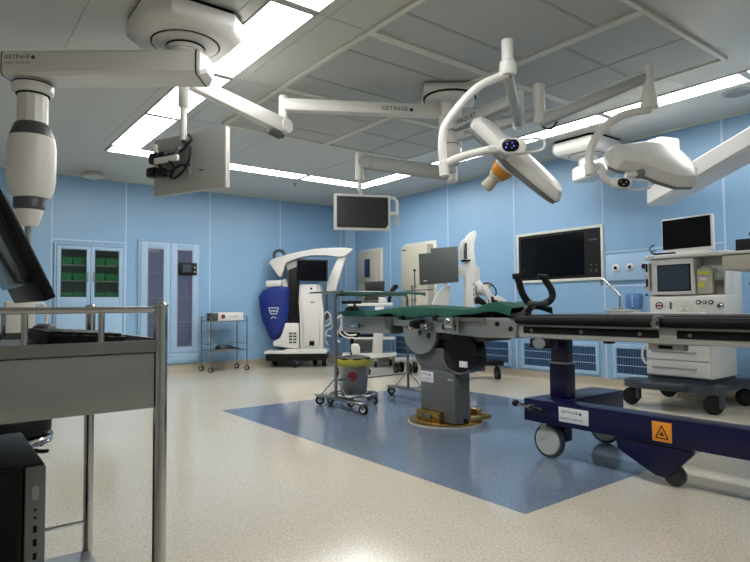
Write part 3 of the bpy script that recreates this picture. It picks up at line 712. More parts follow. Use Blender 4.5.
# ================================================================ operating table
t = thing('operating_table', 'grey steel operating table on a single column with a brass floor plate', 'operating table', (3.69, 3.74, 0))
c = (3.665, 3.74, 0)
MB().lathe(c, [(0.325, 0.0), (0.325, 0.028), (0.31, 0.036), (0.002, 0.036)], 48).build('floor_plate', 'gold', t)
MB().lathe(c, [(0.338, 0.0), (0.336, 0.010), (0.325, 0.011)], 48).build('rim', 'mount_grey', t)
m = MB(); m.box((3.43, 3.58, 0.036), (3.54, 3.87, 0.125), 0.005); m.build('lock_block', 'gold', t)
MB().box((3.415, 3.68, 0.055), (3.4285, 3.77, 0.095), 0.003).build('lock_plate', 'steel', t)
MB().box((3.55, 3.43, 0.036), (3.92, 3.52, 0.075), 0.005).build('lock_bar', 'gold', t)
MB().box((3.86, 3.55, 0.036), (3.93, 3.75, 0.11), 0.005).build('lock_block', 'gold', t)
MB().cyl((3.87, 3.49, 0.036), (3.87, 3.49, 0.085), 0.04, 0.036, 20).build('lock_knob', 'gold', t)
MB().cyl((3.585, 3.43, 0.06), (3.575, 3.405, 0.06), 0.018, None, 16).build('lock_screw', 'ink', t)
# column
cx0, cy0 = 3.555, 3.455
rot = Matrix.Translation((3.62, 3.65, 0)) @ Matrix.Rotation(math.radians(-4), 4, 'Z')
m = MB(); m.M = rot
m.hexa([(-0.13, -0.225, 0.04), (0.04, -0.225, 0.04), (0.04, 0.235, 0.04), (-0.13, 0.235, 0.04), (-0.13, -0.225, 0.46), (0.04, -0.225, 0.46), (0.04, 0.235, 0.48), (-0.13, 0.235, 0.48)], 0.008)
m.build('column', 'column_grey', t)
m = MB(); m.M = rot
m.box((0.042, -0.2, 0.04), (0.07, 0.2, 0.17), 0.004); m.build('column_foot', 'column_grey', t)
lb = MB(); lb.M = rot; lb.box((-0.1335, 0.05, 0.355), (-0.1305, 0.225, 0.45), 0.001); lbo = lb.build('label', 'paper', t)
p0 = rot @ Vector((-0.1337, 0.215, 0.41)); dx = (rot.to_3x3() @ Vector((0, -1, 0)))
lettering('GETINGE', p0, dx, UP, 0.028, 'ink', lbo, width=0.105, mark=True)
lettering('MAQUET • DATASCOPE', rot @ Vector((-0.1337, 0.215, 0.378)), dx, UP, 0.016, 'ink', lbo, width=0.12)
sp = MB(); sp.M = rot; sp.box((-0.1335, -0.2, 0.395), (-0.131, -0.14, 0.41)); sp.build('nameplate', 'mount_grey', t)
# flared shoulder and tilt drum on the column
m = MB()
def P(x, y, z): return Vector((x, y, z))
m.prism([(3.50, 3.87, 0.46), (3.50, 3.43, 0.46), (3.50, 3.33, 0.50), (3.50, 3.36, 0.57), (3.50, 3.48, 0.66), (3.50, 3.74, 0.66), (3.50, 3.90, 0.655), (3.50, 3.955, 0.62), (3.50, 3.95, 0.54)], (0.18, 0, 0), 0.015); m.build('shoulder', 'column_grey', t)
MB().lathe((3.63, 3.94, 0.60), [(0.05, 0), (0.085, 0.01), (0.09, 0.05), (0.085, 0.14), (0.05, 0.15)], 28, axis=(1, 0, 0)).build('rear_cover', 'black', t)
m = MB()
pr = []
for i in range(40):
    a = 2 * PI * i / 40
    pr.append((3.48, 3.385 - math.cos(a) * 0.195, 0.625 + math.sin(a) * 0.165 - math.cos(a) * -0.012))
m.prism(pr, (0.13, 0, 0), 0.02, 3); cvr = m.build('tilt_drum', 'gloss_black', t)
m = MB()
for i in range(24):
    pass
arc = [(3.476, 3.385 - math.cos(a) * 0.19, 0.625 + math.sin(a) * 0.16) for a in [math.radians(200 + 10 * k) for k in range(12)]]
m.tube(arc, 0.008, seg=8, smooth=False); m.build('drum_trim', 'steel', cvr)
MB().box((3.474, 3.29, 0.52), (3.4795, 3.38, 0.57), 0.001).build('label', 'paper', cvr)
# saddle plate, semicircular
m = MB()
pts = [(3.46, 3.85 + 0.215 * math.cos(a), 0.80 + 0.20 * math.sin(a)) for a in [math.radians(180 + 9 * k) for k in range(21)]] + [(3.46, 4.12, 0.93), (3.46, 3.60, 0.93)]
m.prism(pts, (0.035, 0, 0), 0.006); m.build('saddle_plate', 'grey', t)
m = MB(); m.prism([(x + 0.42, y, z) for x, y, z in pts], (0.035, 0, 0), 0.006); m.build('saddle_plate', 'grey', t)
MB().box((3.50, 3.72, 0.66), (3.875, 4.00, 0.86), 0.01).build('saddle_core', 'dgrey', t)
# frame of the top: three sections
for nm, y0, y1, z0, z1 in (('head_section', 4.235, 5.03, 0.765, 0.925), ('seat_section', 3.02, 4.225, 0.845, 0.93), ('leg_section', 2.74, 3.60, 0.785, 0.925)):
    if nm == 'leg_section': continue
    MB().box((3.44, y0, z0), (3.94, y1, z1), 0.008).build(nm, 'steel_plate', t)
m = MB(); m.prism([(3.43, 3.62, 0.93), (3.43, 3.62, 0.80), (3.43, 3.10, 0.775), (3.43, 2.76, 0.78), (3.43, 2.74, 0.90), (3.43, 2.84, 0.93)], (0.52, 0, 0), 0.006); m.build('leg_section', 'steel_plate', t)
m = MB(); m.prism([(3.425, 4.30, 0.925), (3.425, 4.30, 0.835), (3.425, 4.23, 0.79), (3.425, 4.20, 0.80), (3.425, 4.20, 0.925)], (0.02, 0, 0), 0.003); m.build('hinge_plate', 'dgrey', t)
for x in (3.405, 3.965):
    m = MB(); m.box((x - 0.006, 3.03, 0.905), (x + 0.006, 3.72, 0.930), 0.002); m.build('side_rail', 'steel', t)
    m = MB(); m.box((x - 0.006, 4.28, 0.905), (x + 0.006, 4.95, 0.930), 0.002); m.build('side_rail', 'steel', t)
    for yy in (3.1, 3.4, 3.65, 4.4, 4.85):
        MB().cyl((x, yy, 0.917), (3.44 if x < 3.6 else 3.94, yy, 0.917), 0.008, seg=10).build('rail_spacer', 'steel', t)
# clamps, knobs and marks on the near side
m = MB(); m.box((3.37, 3.75, 0.83), (3.455, 3.83, 0.905), 0.006); m.cyl((3.325, 3.80, 0.87), (3.37, 3.80, 0.87), 0.028); m.cyl((3.345, 3.765, 0.845), (3.37, 3.765, 0.845), 0.018); m.build('clamp', 'black', t)
m = MB(); m.box((3.385, 3.66, 0.825), (3.455, 3.735, 0.875), 0.004); m.cyl((3.355, 3.70, 0.85), (3.385, 3.70, 0.85), 0.022); m.build('clamp', 'chrome', t)
m = MB(); m.box((3.385, 3.36, 0.845), (3.42, 3.46, 0.935), 0.004); m.cyl((3.385, 3.41, 0.90), (3.355, 3.41, 0.90), 0.022); m.build('rail_clamp', 'chrome', t)
m = MB(); m.box((3.39, 3.30, 0.80), (3.415, 3.33, 0.935), 0.004); m.build('rail_clamp', 'steel', t)
m = MB(); m.box((3.39, 4.00, 0.90), (3.43, 4.06, 0.94), 0.004); m.build('rail_clamp', 'black', t)
m = MB(); m.box((3.39, 3.56, 0.90), (3.43, 3.61, 0.945), 0.004); m.build('rail_clamp', 'black', t)
m = MB(); m.tube([(3.38, 4.73, 0.83), (3.40, 4.80, 0.83), (3.43, 4.86, 0.82)], 0.012, seg=10); m.cyl((3.36, 4.66, 0.835), (3.385, 4.66, 0.835), 0.024); m.box((3.37, 4.64, 0.825), (3.44, 4.74, 0.845), 0.004); m.build('rail_clamp', 'chrome', t)
for yy, zz in ((3.84, 0.79), (3.725, 0.765), (3.51, 0.845), (3.36, 0.84)):
    MB().prism([(3.456 if yy > 3.7 else 3.426, yy + dy, zz + dz) for dy, dz in ((-0.018, 0), (0, -0.026), (0.018, 0), (0.012, 0.024), (-0.012, 0.024))], (-0.004, 0, 0)).build('drop_mark', 'navy', t)
MB().lathe((3.456, 3.965, 0.84), [(0.036, 0), (0.036, 0.003), (0.028, 0.0031), (0.001, 0.0031)], 24, axis=(-1, 0, 0)).build('warning_sign', 'paper', t)
m = MB()
ringp = [(3.4515, 3.965 + 0.031 * math.cos(a), 0.84 + 0.031 * math.sin(a)) for a in [2 * PI * k / 24 for k in range(25)]]
m.tube(ringp, 0.0035, seg=6, smooth=False); m.tube([(3.4515, 3.987, 0.862), (3.4515, 3.943, 0.818)], 0.0035, seg=6, smooth=False); m.build('sign_ring', 'red', t)
for yy, zz in ((2.93, 0.885), (2.80, 0.85)):
    MB().lathe((3.43, yy, zz), [(0.018, 0), (0.018, 0.008), (0.001, 0.008)], 16, axis=(-1, 0, 0)).build('socket', 'black', t)
# mattress and blue-black underside
m = MB(); m.box((3.455, 4.24, 0.9255), (3.925, 5.05, 0.972), 0.015, 3); m.build('mattress', 'pad', t)
m = MB(); m.box((3.455, 2.98, 0.9305), (3.925, 4.225, 0.985), 0.015, 3); m.build('mattress', 'pad', t)
for k, pth in enumerate(([(3.7, 3.86, 0.66), (3.62, 3.82, 0.68), (3.60, 3.75, 0.70), (3.66, 3.7, 0.76)],)):
    MB().tube(pth, 0.03, seg=10).build('hose', 'rubber', t)
m = MB(); m.box((3.52, 3.15, 0.735), (3.86, 3.80, 0.787), 0.01); m.build('drive_housing', 'dgrey', t)

# ---------------------------------------------------------------- green drape
def drape(name, label, x0, x1, y0, y1, top, hang, cat='drape', nx=26, ny=90, th=0.003):
    V = []
    for j in range(ny + 1):
        row = []
        y = y0 + (y1 - y0) * j / ny
        for i in range(nx + 1):
            s = i / nx
            row.append(Vector(top(s, y)))
        V.append(row)
    m = MB()
    g = [[m._v(p) for p in r] for r in V]
    h = [[m._v(p - Vector((0, 0, th))) for p in r] for r in V]
    for j in range(ny):
        for i in range(nx):
            m._f([g[j][i], g[j][i + 1], g[j + 1][i + 1], g[j + 1][i]]); m._f([h[j][i], h[j + 1][i], h[j + 1][i + 1], h[j][i + 1]])
    for j in range(ny):
        m._f([g[j][0], g[j + 1][0], h[j + 1][0], h[j][0]]); m._f([g[j][nx], h[j][nx], h[j + 1][nx], g[j + 1][nx]])
    for i in range(nx):
        m._f([g[0][i], h[0][i], h[0][i + 1], g[0][i + 1]]); m._f([g[ny][i], g[ny][i + 1], h[ny][i + 1], h[ny][i]])
    o = m.build(name, 'green', None, 70)
    tag(o, label, cat)
    return o
def top1(s, y):
    # s 0 = near hanging edge, 1 = far hanging edge
    hump = 0.03 * math.exp(-((y - 4.0) / 0.28) ** 2) + 0.012 * math.exp(-((y - 3.45) / 0.25) ** 2) + 0.055 * math.exp(-((y - 2.98) / 0.16) ** 2)
    zt = 0.992 + hump + 0.005 * math.sin(y * 9) - 0.02 * max(0, (y - 4.2)) 
    low = 0.058 + 0.018 * math.sin(y * 5.1 + 1) + 0.012 * math.sin(y * 13) - 0.02 * max(0, y - 4.3)
    if y > 4.7: low *= max(0.25, 1 - (y - 4.7) * 2.2)
    edge = 0.16
    if s < edge:
        k = 1 - s / edge; x = 3.435 - 0.02 * k * math.sin(k * 2) - 0.010 * math.sin(y * 17) * k; z = zt - low * k ** 1.3 - 0.010 * (1 - (1 - k) ** 2)
        if k < 0.5: x = 3.445 - 0.02 * k * 2 + 0.004
    elif s > 1 - edge:
        k = (s - 1 + edge) / edge; x = 3.94 + 0.015 * k + 0.008 * math.sin(y * 15) * k; z = zt - low * k ** 1.3
    else:
        u = (s - edge) / (1 - 2 * edge); x = 3.45 + 0.485 * u
        z = zt + 0.006 * math.sin(x * 22 + y * 6) * math.sin(PI * u) + 0.018 * math.sin(PI * u) * math.exp(-((y - 3.9) / 0.35) ** 2)
    return (x, y, z)
drape('surgical_drape', 'long green cloth drape covering the operating table mattress', 0, 0, 2.80, 5.09, top1, 0)

# ---------------------------------------------------------------- black U-shaped head rest
t = thing('head_rest', 'black padded U-shaped rest clamped to the right end of the operating table', 'head rest', (3.60, 2.72, 0.95))
hp = [DX((3.60, 2.72, 0), (x - 541) * 0.00745, v, 1.02 + (305.6 - y) * 0.00745) for x, y, v in ((523.5, 276, -0.05), (526, 285, -0.04), (530, 295, -0.02), (537, 303, 0), (546, 304.5, 0), (556, 302, 0.02), (561.5, 297, 0.04), (561, 289, 0.05), (556, 280, 0.06), (554, 276.5, 0.06))]
MB().tube(hp, 0.026, seg=14, n=5).build('padded_bow', 'rubber', t)
for k in (0, -1):
    m = MB(); e = hp[k]; m.tube([e + RT * (-0.035 if k == 0 else 0.03), e, e + RT * (0.02 if k == 0 else -0.045) + UP * 0.006], 0.021, seg=12); m.build('end_pad', 'rubber', t)
m = MB(); m.tube([hp[0] + UP * 0.01, hp[0] + RT * 0.035 + UP * 0.03, hp[0] + RT * 0.055 + UP * 0.055], 0.006, seg=8); m.build('lever', 'black', t)
m = MB(); m.boxc(DX((3.60, 2.72, 0), 0.02, 0.0, 1.036), (0.15, 0.10, 0.035), rz=ANG, bev=0.01); m.build('centre_pad', 'dgrey', t)
m = MB(); m.beam(DX((3.60, 2.72, 0), 0.01, 0, 1.02), DX((3.60, 2.72, 0), -0.09, 0.02, 0.955), 0.07, 0.04, 0.008); m.beam(DX((3.60, 2.72, 0), -0.08, 0.02, 0.96), DX((3.60, 2.72, 0), -0.16, 0.06, 0.945), 0.06, 0.03, 0.006); m.build('arm', 'dgrey', t)
m = MB(); m.cyl(DX((3.60, 2.72, 0), -0.05, -0.06, 0.99), DX((3.60, 2.72, 0), -0.05, 0.05, 0.99), 0.022); m.build('joint', 'black', t)

# ================================================================ overbed instrument table
t = thing('overbed_table', 'steel instrument table on two posts standing over the head of the operating table', 'instrument table', (3.8, 4.95, 0))
for k, (x, yb, yf) in enumerate(((3.245, 5.25, 4.42), (4.29, 5.30, 4.42))):
    MB().cyl((x + 0.07 * (k == 0), 4.97, 0.11), (x + 0.07 * (k == 0), 4.97, 1.10), 0.016, seg=18).build('post', 'steel', t)
    xx = x + 0.035 * (k == 0)
    m = MB(); m.prism([(xx - 0.045, yf, 0.088), (xx + 0.045, yf, 0.088), (xx + 0.06, 4.9, 0.088), (xx + 0.045, yb, 0.088), (xx - 0.045, yb, 0.088), (xx - 0.03, 4.9, 0.088)], (0, 0, 0.022), 0.004); m.build('foot', 'steel', t)
    for yy in (yf + 0.03, yb - 0.03): caster(t, xx, yy, 0.048, 0.028, 0.092, 0.4 if yy < 4.9 else 1.2, 'paper')
    for yy in (4.72, 5.2):
        MB().cyl((xx + 0.01, yy, 0.11), (x + 0.07 * (k == 0), 4.97, 0.30), 0.006, seg=8).build('brace', 'steel', t)
MB().cyl((3.315, 4.97, 0.275), (4.29, 4.97, 0.275), 0.013, seg=14).build('cross_bar', 'steel', t)
m = MB(); m.tube([(3.315, 4.97, 1.09), (3.32, 4.97, 1.13), (3.36, 4.97, 1.148), (3.45, 4.97, 1.15), (4.14, 4.97, 1.15), (4.25, 4.97, 1.148), (4.285, 4.97, 1.13), (4.29, 4.97, 1.09)], 0.014, seg=12, n=4); m.build('top_frame', 'steel', t)
m = MB()
rim = [(3.15, 4.78), (4.40, 4.78), (4.40, 5.19), (3.15, 5.19)]
m.box((3.12, 4.78, 1.165), (4.40, 5.19, 1.169)); m.build('tray', 'steel', t)
m = MB()
for a, b in zip(rim, rim[1:] + rim[:1]): m.beam((a[0], a[1], 1.176), (b[0], b[1], 1.176), 0.012, 0.014, 0.004)
m.build('tray_rim', 'steel', t)
MB().beam((3.18, 4.60, 1.17), (3.2, 5.0, 1.17), 0.03, 0.006).build('side_lug', 'steel', t)
m = MB()
def top2(s, y):
    e = 0.0
    x = 3.26 + s * 1.12
    z = 1.186 + 0.006 * math.sin(x * 14) * math.sin(y * 20)
    if y < 4.79: z -= (4.79 - y) * 0.75
    if x > 4.42: z -= (x - 4.42) * 0.15
    if x < 3.32: z -= 0
    return (x, y, z)
drape('tray_drape', 'green cloth lying on the raised overbed instrument tray', 0, 0, 4.745, 5.17, top2, 0, nx=50, ny=20)

# ================================================================ kick bucket
t = thing('kick_bucket', 'steel bucket with a yellow bag folded over its rim, behind the left post', 'bucket', (3.50, 4.98, 0))
bx, by = 3.61, 5.07
MB().lathe((bx, by, 0), [(0.002, 0.105), (0.135, 0.105), (0.14, 0.12), (0.168, 0.45), (0.162, 0.45), (0.132, 0.13), (0.002, 0.125)], 36).build('bucket', 'steel', t)
m = MB(); R_ = []
for z, r_ in ((0.40, 0.178), (0.41, 0.192), (0.44, 0.196), (0.465, 0.20), (0.475, 0.196), (0.470, 0.185), (0.45, 0.160), (0.40, 0.14)):
    R_.append([(bx + (r_ + 0.006 * math.sin(i * 2.3 + z * 40)) * math.cos(2 * PI * i / 48), by + (r_ + 0.006 * math.sin(i * 1.7 + z * 30)) * math.sin(2 * PI * i / 48), z + 0.006 * math.sin(i * 1.1)) for i in range(48)])
m.loft(R_, caps=False); m.build('waste_bag', 'yellow', t, 60)
m = MB(); m.lathe((bx, by, 0), [(0.17, 0.45), (0.18, 0.485), (0.12, 0.50), (0.002, 0.495)], 30); m.build('bag_contents', 'black', t)
m = MB(); rp = [(bx + 0.25 * math.cos(a), by + 0.25 * math.sin(a), 0.10) for a in [2 * PI * k / 40 for k in range(41)]]
m.tube(rp, 0.011, seg=10, smooth=False); rg = m.build('ring', 'steel', t)
m = MB()
for k in range(3): a = 2 * PI * k / 3 + 0.3; m.beam((bx, by, 0.098), (bx + 0.24 * math.cos(a), by + 0.24 * math.sin(a), 0.098), 0.02, 0.012)
m.build('spider', 'steel', t)
for k in range(5):
    a = 2 * PI * k / 5 + 0.2; caster(t, bx + 0.25 * math.cos(a), by + 0.25 * math.sin(a), 0.042, 0.025, 0.09, a + 0.8)
d = Vector((-0.64, -0.77, 0)); pc = Vector((bx, by, 0.30)) + d * 0.156
dq = MB(); dq.lathe(pc, [(0.001, 0.004), (0.05, 0.002), (0.05, 0.0), (0.001, 0.0)], 22, axis=tuple(d + Vector((0, 0, -0.07)))); dq.build('red_mark', 'red', t)

# ================================================================ navy transfer trolley
BXF = 3.27
t = thing('transfer_trolley', 'navy transport trolley with large grey wheels and a black padded top', 'trolley', (3.5, 1.6, 0))
m = MB(); m.box((BXF, -0.15, 0.235), (BXF + 0.15, 2.57, 0.385), 0.005); lbm = m.build('long_beam', 'navy', t)
m = MB(); m.box((BXF + 0.151, 2.32, 0.255), (4.12, 2.57, 0.385), 0.005); m.build('cross_beam', 'navy', t)
m = MB(); m.box((BXF + 0.151, -0.15, 0.255), (4.12, 0.1, 0.385), 0.005); m.build('cross_beam', 'navy', t)
m = MB(); m.box((3.45, 2.35, 0.385), (3.555, 2.485, 0.625), 0.004); m.build('column', 'navy', t)
m = MB(); m.box((3.458, 2.358, 0.625), (3.547, 2.477, 0.82), 0.004); m.build('inner_column', 'navy', t)
MB().box((3.447, 2.347, 0.618), (3.558, 2.488, 0.632), 0.002).build('column_trim', 'steel', t)
m = MB(); m.box((3.45, 0.0, 0.385), (3.60, 0.17, 0.82), 0.004); m.build('column', 'navy', t)
m = MB(); m.prism([(BXF + 0.01, 1.905, 0.235), (BXF + 0.01, 1.895, 0.165), (BXF + 0.01, 1.67, 0.055), (BXF + 0.01, 1.61, 0.052), (BXF + 0.01, 1.47, 0.20), (BXF + 0.01, 1.47, 0.235)], (0.05, 0, 0), 0.003); m.build('wheel_bracket', 'navy', t)
m = MB(); m.box((3.45, 2.38, 0.085), (3.55, 2.49, 0.256), 0.004); m.build('axle_block', 'navy', t)
def bigwheel(x, y, r=0.11, ang=0.2, cover=True):
    ax = Vector((math.cos(ang), math.sin(ang), 0)); cc = Vector((x, y, r))
    w_ = MB(); w_.lathe(cc - ax * 0.022, [(r * 0.8, 0), (r * 0.96, 0.002), (r, 0.012), (r, 0.032), (r * 0.96, 0.042), (r * 0.8, 0.044)], 40, axis=ax)
    o = w_.build('wheel', 'tyre', t)
    h = MB(); h.lathe(cc - ax * 0.030, [(0.002, 0), (r * 0.76, 0.002), (r * 0.83, 0.008), (r * 0.83, 0.052), (r * 0.76, 0.058), (0.002, 0.060)], 40, axis=ax); h.build('disc', 'hub', o)
    if cover:
        f = MB(); f.box((x - 0.03, y - 0.025 + 0.03, r), (x + 0.03, y + 0.025 + 0.03, 0.234), 0.006); f.build('fork', 'hub', o)
bigwheel(3.33, 2.41, 0.113, 0.0); bigwheel(4.0, 2.40, 0.108, 0.25); bigwheel(4.0, 0.0, 0.108, 0.2); bigwheel(3.33, 0.0, 0.108, 0.2)
m = MB(); m.cyl((3.335, 1.59, 0.062), (3.36, 1.59, 0.062), 0.060, None, 30); cwl = m.build('centre_wheel', 'tyre', t)
MB().cyl((3.33, 1.59, 0.062), (3.334, 1.59, 0.062), 0.04, None, 24).build('disc', 'dgrey', cwl)
MB().box((3.37, 2.44, 0.228), (3.43, 2.50, 0.2345), 0.001).build('brake_tab', 'yellow', t)
# pedal lever and knobs on the left end
m = MB(); m.tube([(3.25, 2.53, 0.33), (3.235, 2.46, 0.335), (3.225, 2.40, 0.325)], 0.012, seg=10); m.ball((3.225, 2.39, 0.325), 0.022); m.build('pedal', 'black', t)
m = MB(); m.cyl((BXF - 0.03, 2.50, 0.335), (BXF + 0.001, 2.50, 0.335), 0.018); m.tube([(BXF - 0.025, 2.60, 0.34), (BXF - 0.03, 2.52, 0.335), (BXF - 0.03, 2.42, 0.33)], 0.009, seg=8); m.build('brake_bar', 'steel', t)
m = MB(); m.ball((3.25, 2.625, 0.345), 0.026, sc=(1, 1, 0.9)); m.cyl((3.25, 2.60, 0.34), (3.3, 2.57, 0.33), 0.012); m.build('knob', 'black', t)
m = MB(); m.cyl((4.12, 2.50, 0.345), (4.21, 2.44, 0.335), 0.008); m.build('lever_rod', 'chrome', t)
m = MB(); m.ball((4.22, 2.435, 0.334), 0.024); m.build('lever_knob', 'black', t)
# labels
lb = MB().box((BXF - 0.0015, 2.075, 0.268), (BXF, 2.29, 0.362), 0.0005).build('label', 'paper', lbm)
lettering('GETINGE', (BXF - 0.0016, 2.275, 0.322), (0, -1, 0), UP, 0.026, 'ink', lb, width=0.125, mark=True)
lettering('MAQUET • DATASCOPE', (BXF - 0.0016, 2.275, 0.285), (0, -1, 0), UP, 0.015, 'ink', lb, width=0.16)
sg = MB().box((BXF - 0.0015, 1.565, 0.253), (BXF, 1.675, 0.363), 0.0005).build('warning_sign', 'orange', lbm)
m = MB(); tr = [(1.655, 0.272), (1.585, 0.272), (1.62, 0.342)]
for a, b in zip(tr, tr[1:] + tr[:1]): m.beam((BXF - 0.002, a[0], a[1]), (BXF - 0.002, b[0], b[1]), 0.006, 0.0012, up=(1, 0, 0))
m.build('warning_triangle', 'ink', sg)
m = MB(); m.box((BXF - 0.003, 1.606, 0.287), (BXF - 0.002, 1.634, 0.293)); m.box((BXF - 0.003, 1.613, 0.295), (BXF - 0.002, 1.627, 0.305)); m.build('warning_figure', 'ink', sg)
# top frame
m = MB(); m.box((3.27, -0.1, 0.800), (3.315, 2.60, 0.895), 0.006); rl = m.build('side_beam', 'rail_grey', t)
m = MB(); m.box((3.985, -0.1, 0.800), (4.03, 2.60, 0.895), 0.006); m.build('side_beam', 'rail_grey', t)
m = MB(); m.box((3.316, 2.40, 0.81), (3.984, 2.58, 0.89), 0.004); m.build('end_beam', 'dgrey', t)
m = MB(); m.box((3.316, 0.0, 0.815), (3.984, 2.39, 0.86), 0.004); m.build('under_frame', 'dgrey', t)
for y0, y1 in ((1.62, 2.56), (-0.05, 1.52)):
    s_ = MB().box((BXF - 0.004, y0, 0.832), (BXF - 0.0005, y1, 0.878), 0.001).build('bumper_strip', 'ink', rl)
    k = y1 - 0.07
    while k > y0:
        MB().lathe((BXF - 0.004, k, 0.852), [(0.012, 0), (0.010, 0.003), (0.001, 0.003)], 14, axis=(-1, 0, 0)).build('screw', 'steel', s_); k -= 0.38
m = MB(); m.box((3.255, 2.34, 0.735), (3.36, 2.50, 0.799), 0.008); lh = m.build('lock_housing', 'black', t)
MB().lathe((3.255, 2.42, 0.768), [(0.028, -0.001), (0.034, 0.003), (0.034, 0.006), (0.001, 0.007)], 24, axis=(-1, 0, 0), sx=1.0, sy=1.5, ref=(0, 0, 1)).build('cap', 'grey', lh)
m = MB(); m.box((3.30, 1.50, 0.76), (3.36, 1.70, 0.799), 0.004); m.build('handle_plate', 'mount_grey', t)
MB().box((3.297, 1.56, 0.772), (3.2995, 1.64, 0.790)).build('slot', 'ink', t)
for yy in (2.22, 1.92):
    MB().box((3.28, yy, 0.785), (3.33, yy + 0.05, 0.799), 0.003).build('stop', 'black', t)
m = MB(); m.box((3.275, 0.0, 0.897), (4.02, 2.63, 0.925), 0.006); m.build('top_plate', 'black', t)
m = MB(); m.box((3.40, 0.0, 0.926), (3.95, 2.62, 0.958), 0.012, 3); m.build('flat_pad', 'pad', t)
for y0, y1 in ((1.63, 2.62), (0.98, 1.60), (0.05, 0.94)):
    R_ = []
    for y, r_ in ((y0, 0.014), (y0 + 0.01, 0.026), (y0 + 0.04, 0.032), (y1 - 0.04, 0.032), (y1 - 0.01, 0.026), (y1, 0.014)):
        R_.append([(3.265 + r_ * 1.2 * math.cos(a), y, 0.921 + r_ * math.sin(a) * 0.95) for a in [2 * PI * k / 20 for k in range(20)]])
    MB().loft(R_).build('side_pad', 'pad', t)
for yy in (1.615, 0.96):
    m = MB(); m.box((3.225, yy - 0.02, 0.890), (3.30, yy + 0.02, 0.958), 0.005); m.cyl((3.20, yy, 0.915), (3.225, yy, 0.915), 0.016); m.build('pad_clamp', 'steel', t)

# ================================================================ ceiling-hung equipment
def mount(t, cx, cy, hs, h, cut, ring=True):
    # octagonal ceiling housing with a dark gasket, a ring and a stem
    def oc(s_, c_): return [(-s_ + c_, -s_), (s_ - c_, -s_), (s_, -s_ + c_), (s_, s_ - c_), (s_ - c_, s_), (-s_ + c_, s_), (-s_, s_ - c_), (-s_, -s_ + c_)]
    MB().prism([(cx + a, cy + b, H - 0.028) for a, b in oc(hs * 0.97, cut)], (0, 0, 0.027)).build('gasket', 'ink', t)
    m = MB(); m.loft([[(cx + a * k, cy + b * k, z) for a, b in oc(hs, cut)] for k, z in ((1.0, H - 0.029), (1.0, H - 0.10), (0.985, H - 0.118), (0.93, H - 0.14), (0.84, H - h), (0.05, H - h - 0.001))])
    b = m.build('housing', 'white', t, 32)
    MB().lathe((cx, cy, 0), [(hs * 0.66, H - h + 0.006), (hs * 0.675, H - h + 0.004), (hs * 0.675, H - h - 0.003), (hs * 0.64, H - h - 0.003)], 56).build('seal', 'ink', b)
    MB().lathe((cx, cy, 0), [(hs * 0.64, H - h + 0.004), (hs * 0.64, H - h - 0.008), (hs * 0.45, H - h - 0.02), (0.01, H - h - 0.02)], 56).build('bearing_plate', 'white', b)
    return b

# ---- pendant one: housing, long arm, column
t = thing('ceiling_pendant', 'white ceiling pendant at upper left with a thick arm and a capsule-shaped column', 'ceiling pendant', (1.38, 3.90, H))
PX, PY = 1.365, 3.885
mount(t, PX, PY, 0.34, 0.165, 0.13)
MB().lathe((PX, PY, 0), [(0.118, H - 0.17), (0.118, 2.81), (0.128, 2.80), (0.128, 2.775), (0.118, 2.77), (0.118, 2.755), (0.01, 2.755)], 40).build('stem', 'white', t)
MB().lathe((PX, PY, 0), [(0.120, 2.825), (0.130, 2.82), (0.130, 2.808), (0.120, 2.805)], 40).build('stem_seal', 'ink', t)
A0 = Vector((PX, PY, 2.668)) + RT * 0.17; A1 = Vector((PX, PY, 2.668)) - RT * 1.24 + UP * 0.0
dA = (A1 - A0).normalized(); nA = AW
def arm_section(p, w_, h_, c_):
    return [p + nA * a + UP * b for a, b in ((-w_ + c_, -h_), (w_ - c_, -h_), (w_, -h_ + c_), (w_, h_ - c_), (w_ - c_, h_), (-w_ + c_, h_), (-w_, h_ - c_), (-w_, -h_ + c_))]
m = MB(); m.loft([arm_section(A0 + dA * d, w_, h_, 0.02) for d, w_, h_ in ((0.0, 0.085, 0.055), (0.035, 0.125, 0.083), (0.06, 0.13, 0.085), (1.36, 0.13, 0.085), (1.40, 0.11, 0.075), (1.43, 0.07, 0.06))]); arm = m.build('arm', 'white', t, 25)
m = MB(); m.loft([arm_section(A0 + dA * d, 0.1315, 0.0865, 0.02) for d in (0.055, 0.064)]); m.build('end_seal', 'ink', arm)
m = MB(); m.loft([arm_section(A0 + dA * d, 0.1315, 0.0865, 0.02) for d in (1.350, 1.356)]); m.build('end_seal', 'ink', arm)
pt = A0 + dA * 1.335 - nA * 0.1305 + UP * 0.018
lettering('GETINGE', pt, RT, UP, 0.036, 'ink', arm, width=0.17, mark=True, thick=0.001)
lettering('MAQUET • DATASCOPE', pt - UP * 0.032, RT, UP, 0.018, 'ink', arm, width=0.17, thick=0.001)
cc = A0 + dA * 1.215; cxp, cyp = cc.x, cc.y
MB().lathe((cxp, cyp, 0), [(0.1035, 2.582), (0.1278, 2.556), (0.1278, 2.511), (0.1125, 2.491), (0.0100, 2.486)], 40).build('flange', 'white', t)
MB().lathe((cxp, cyp, 0), [(0.1251, 2.563), (0.1291, 2.559), (0.1291, 2.553), (0.1251, 2.551)], 40).build('flange_seal', 'ink', t)
MB().lathe((cxp, cyp, 0), [(0.1008, 2.494), (0.1044, 2.490), (0.1044, 2.484), (0.0900, 2.481)], 40).build('flange_seal', 'ink', t)
m = MB(); m.lathe((cxp, cyp, 0), [(0.0945, 2.486), (0.0945, 2.256)], 12); m.build('neck', 'white', t, 10)
MB().lathe((cxp, cyp, 0), [(0.0954, 2.291), (0.1080, 2.281), (0.1350, 2.206), (0.1368, 2.198), (0.0100, 2.196)], 40).build('collar', 'dgrey', t)
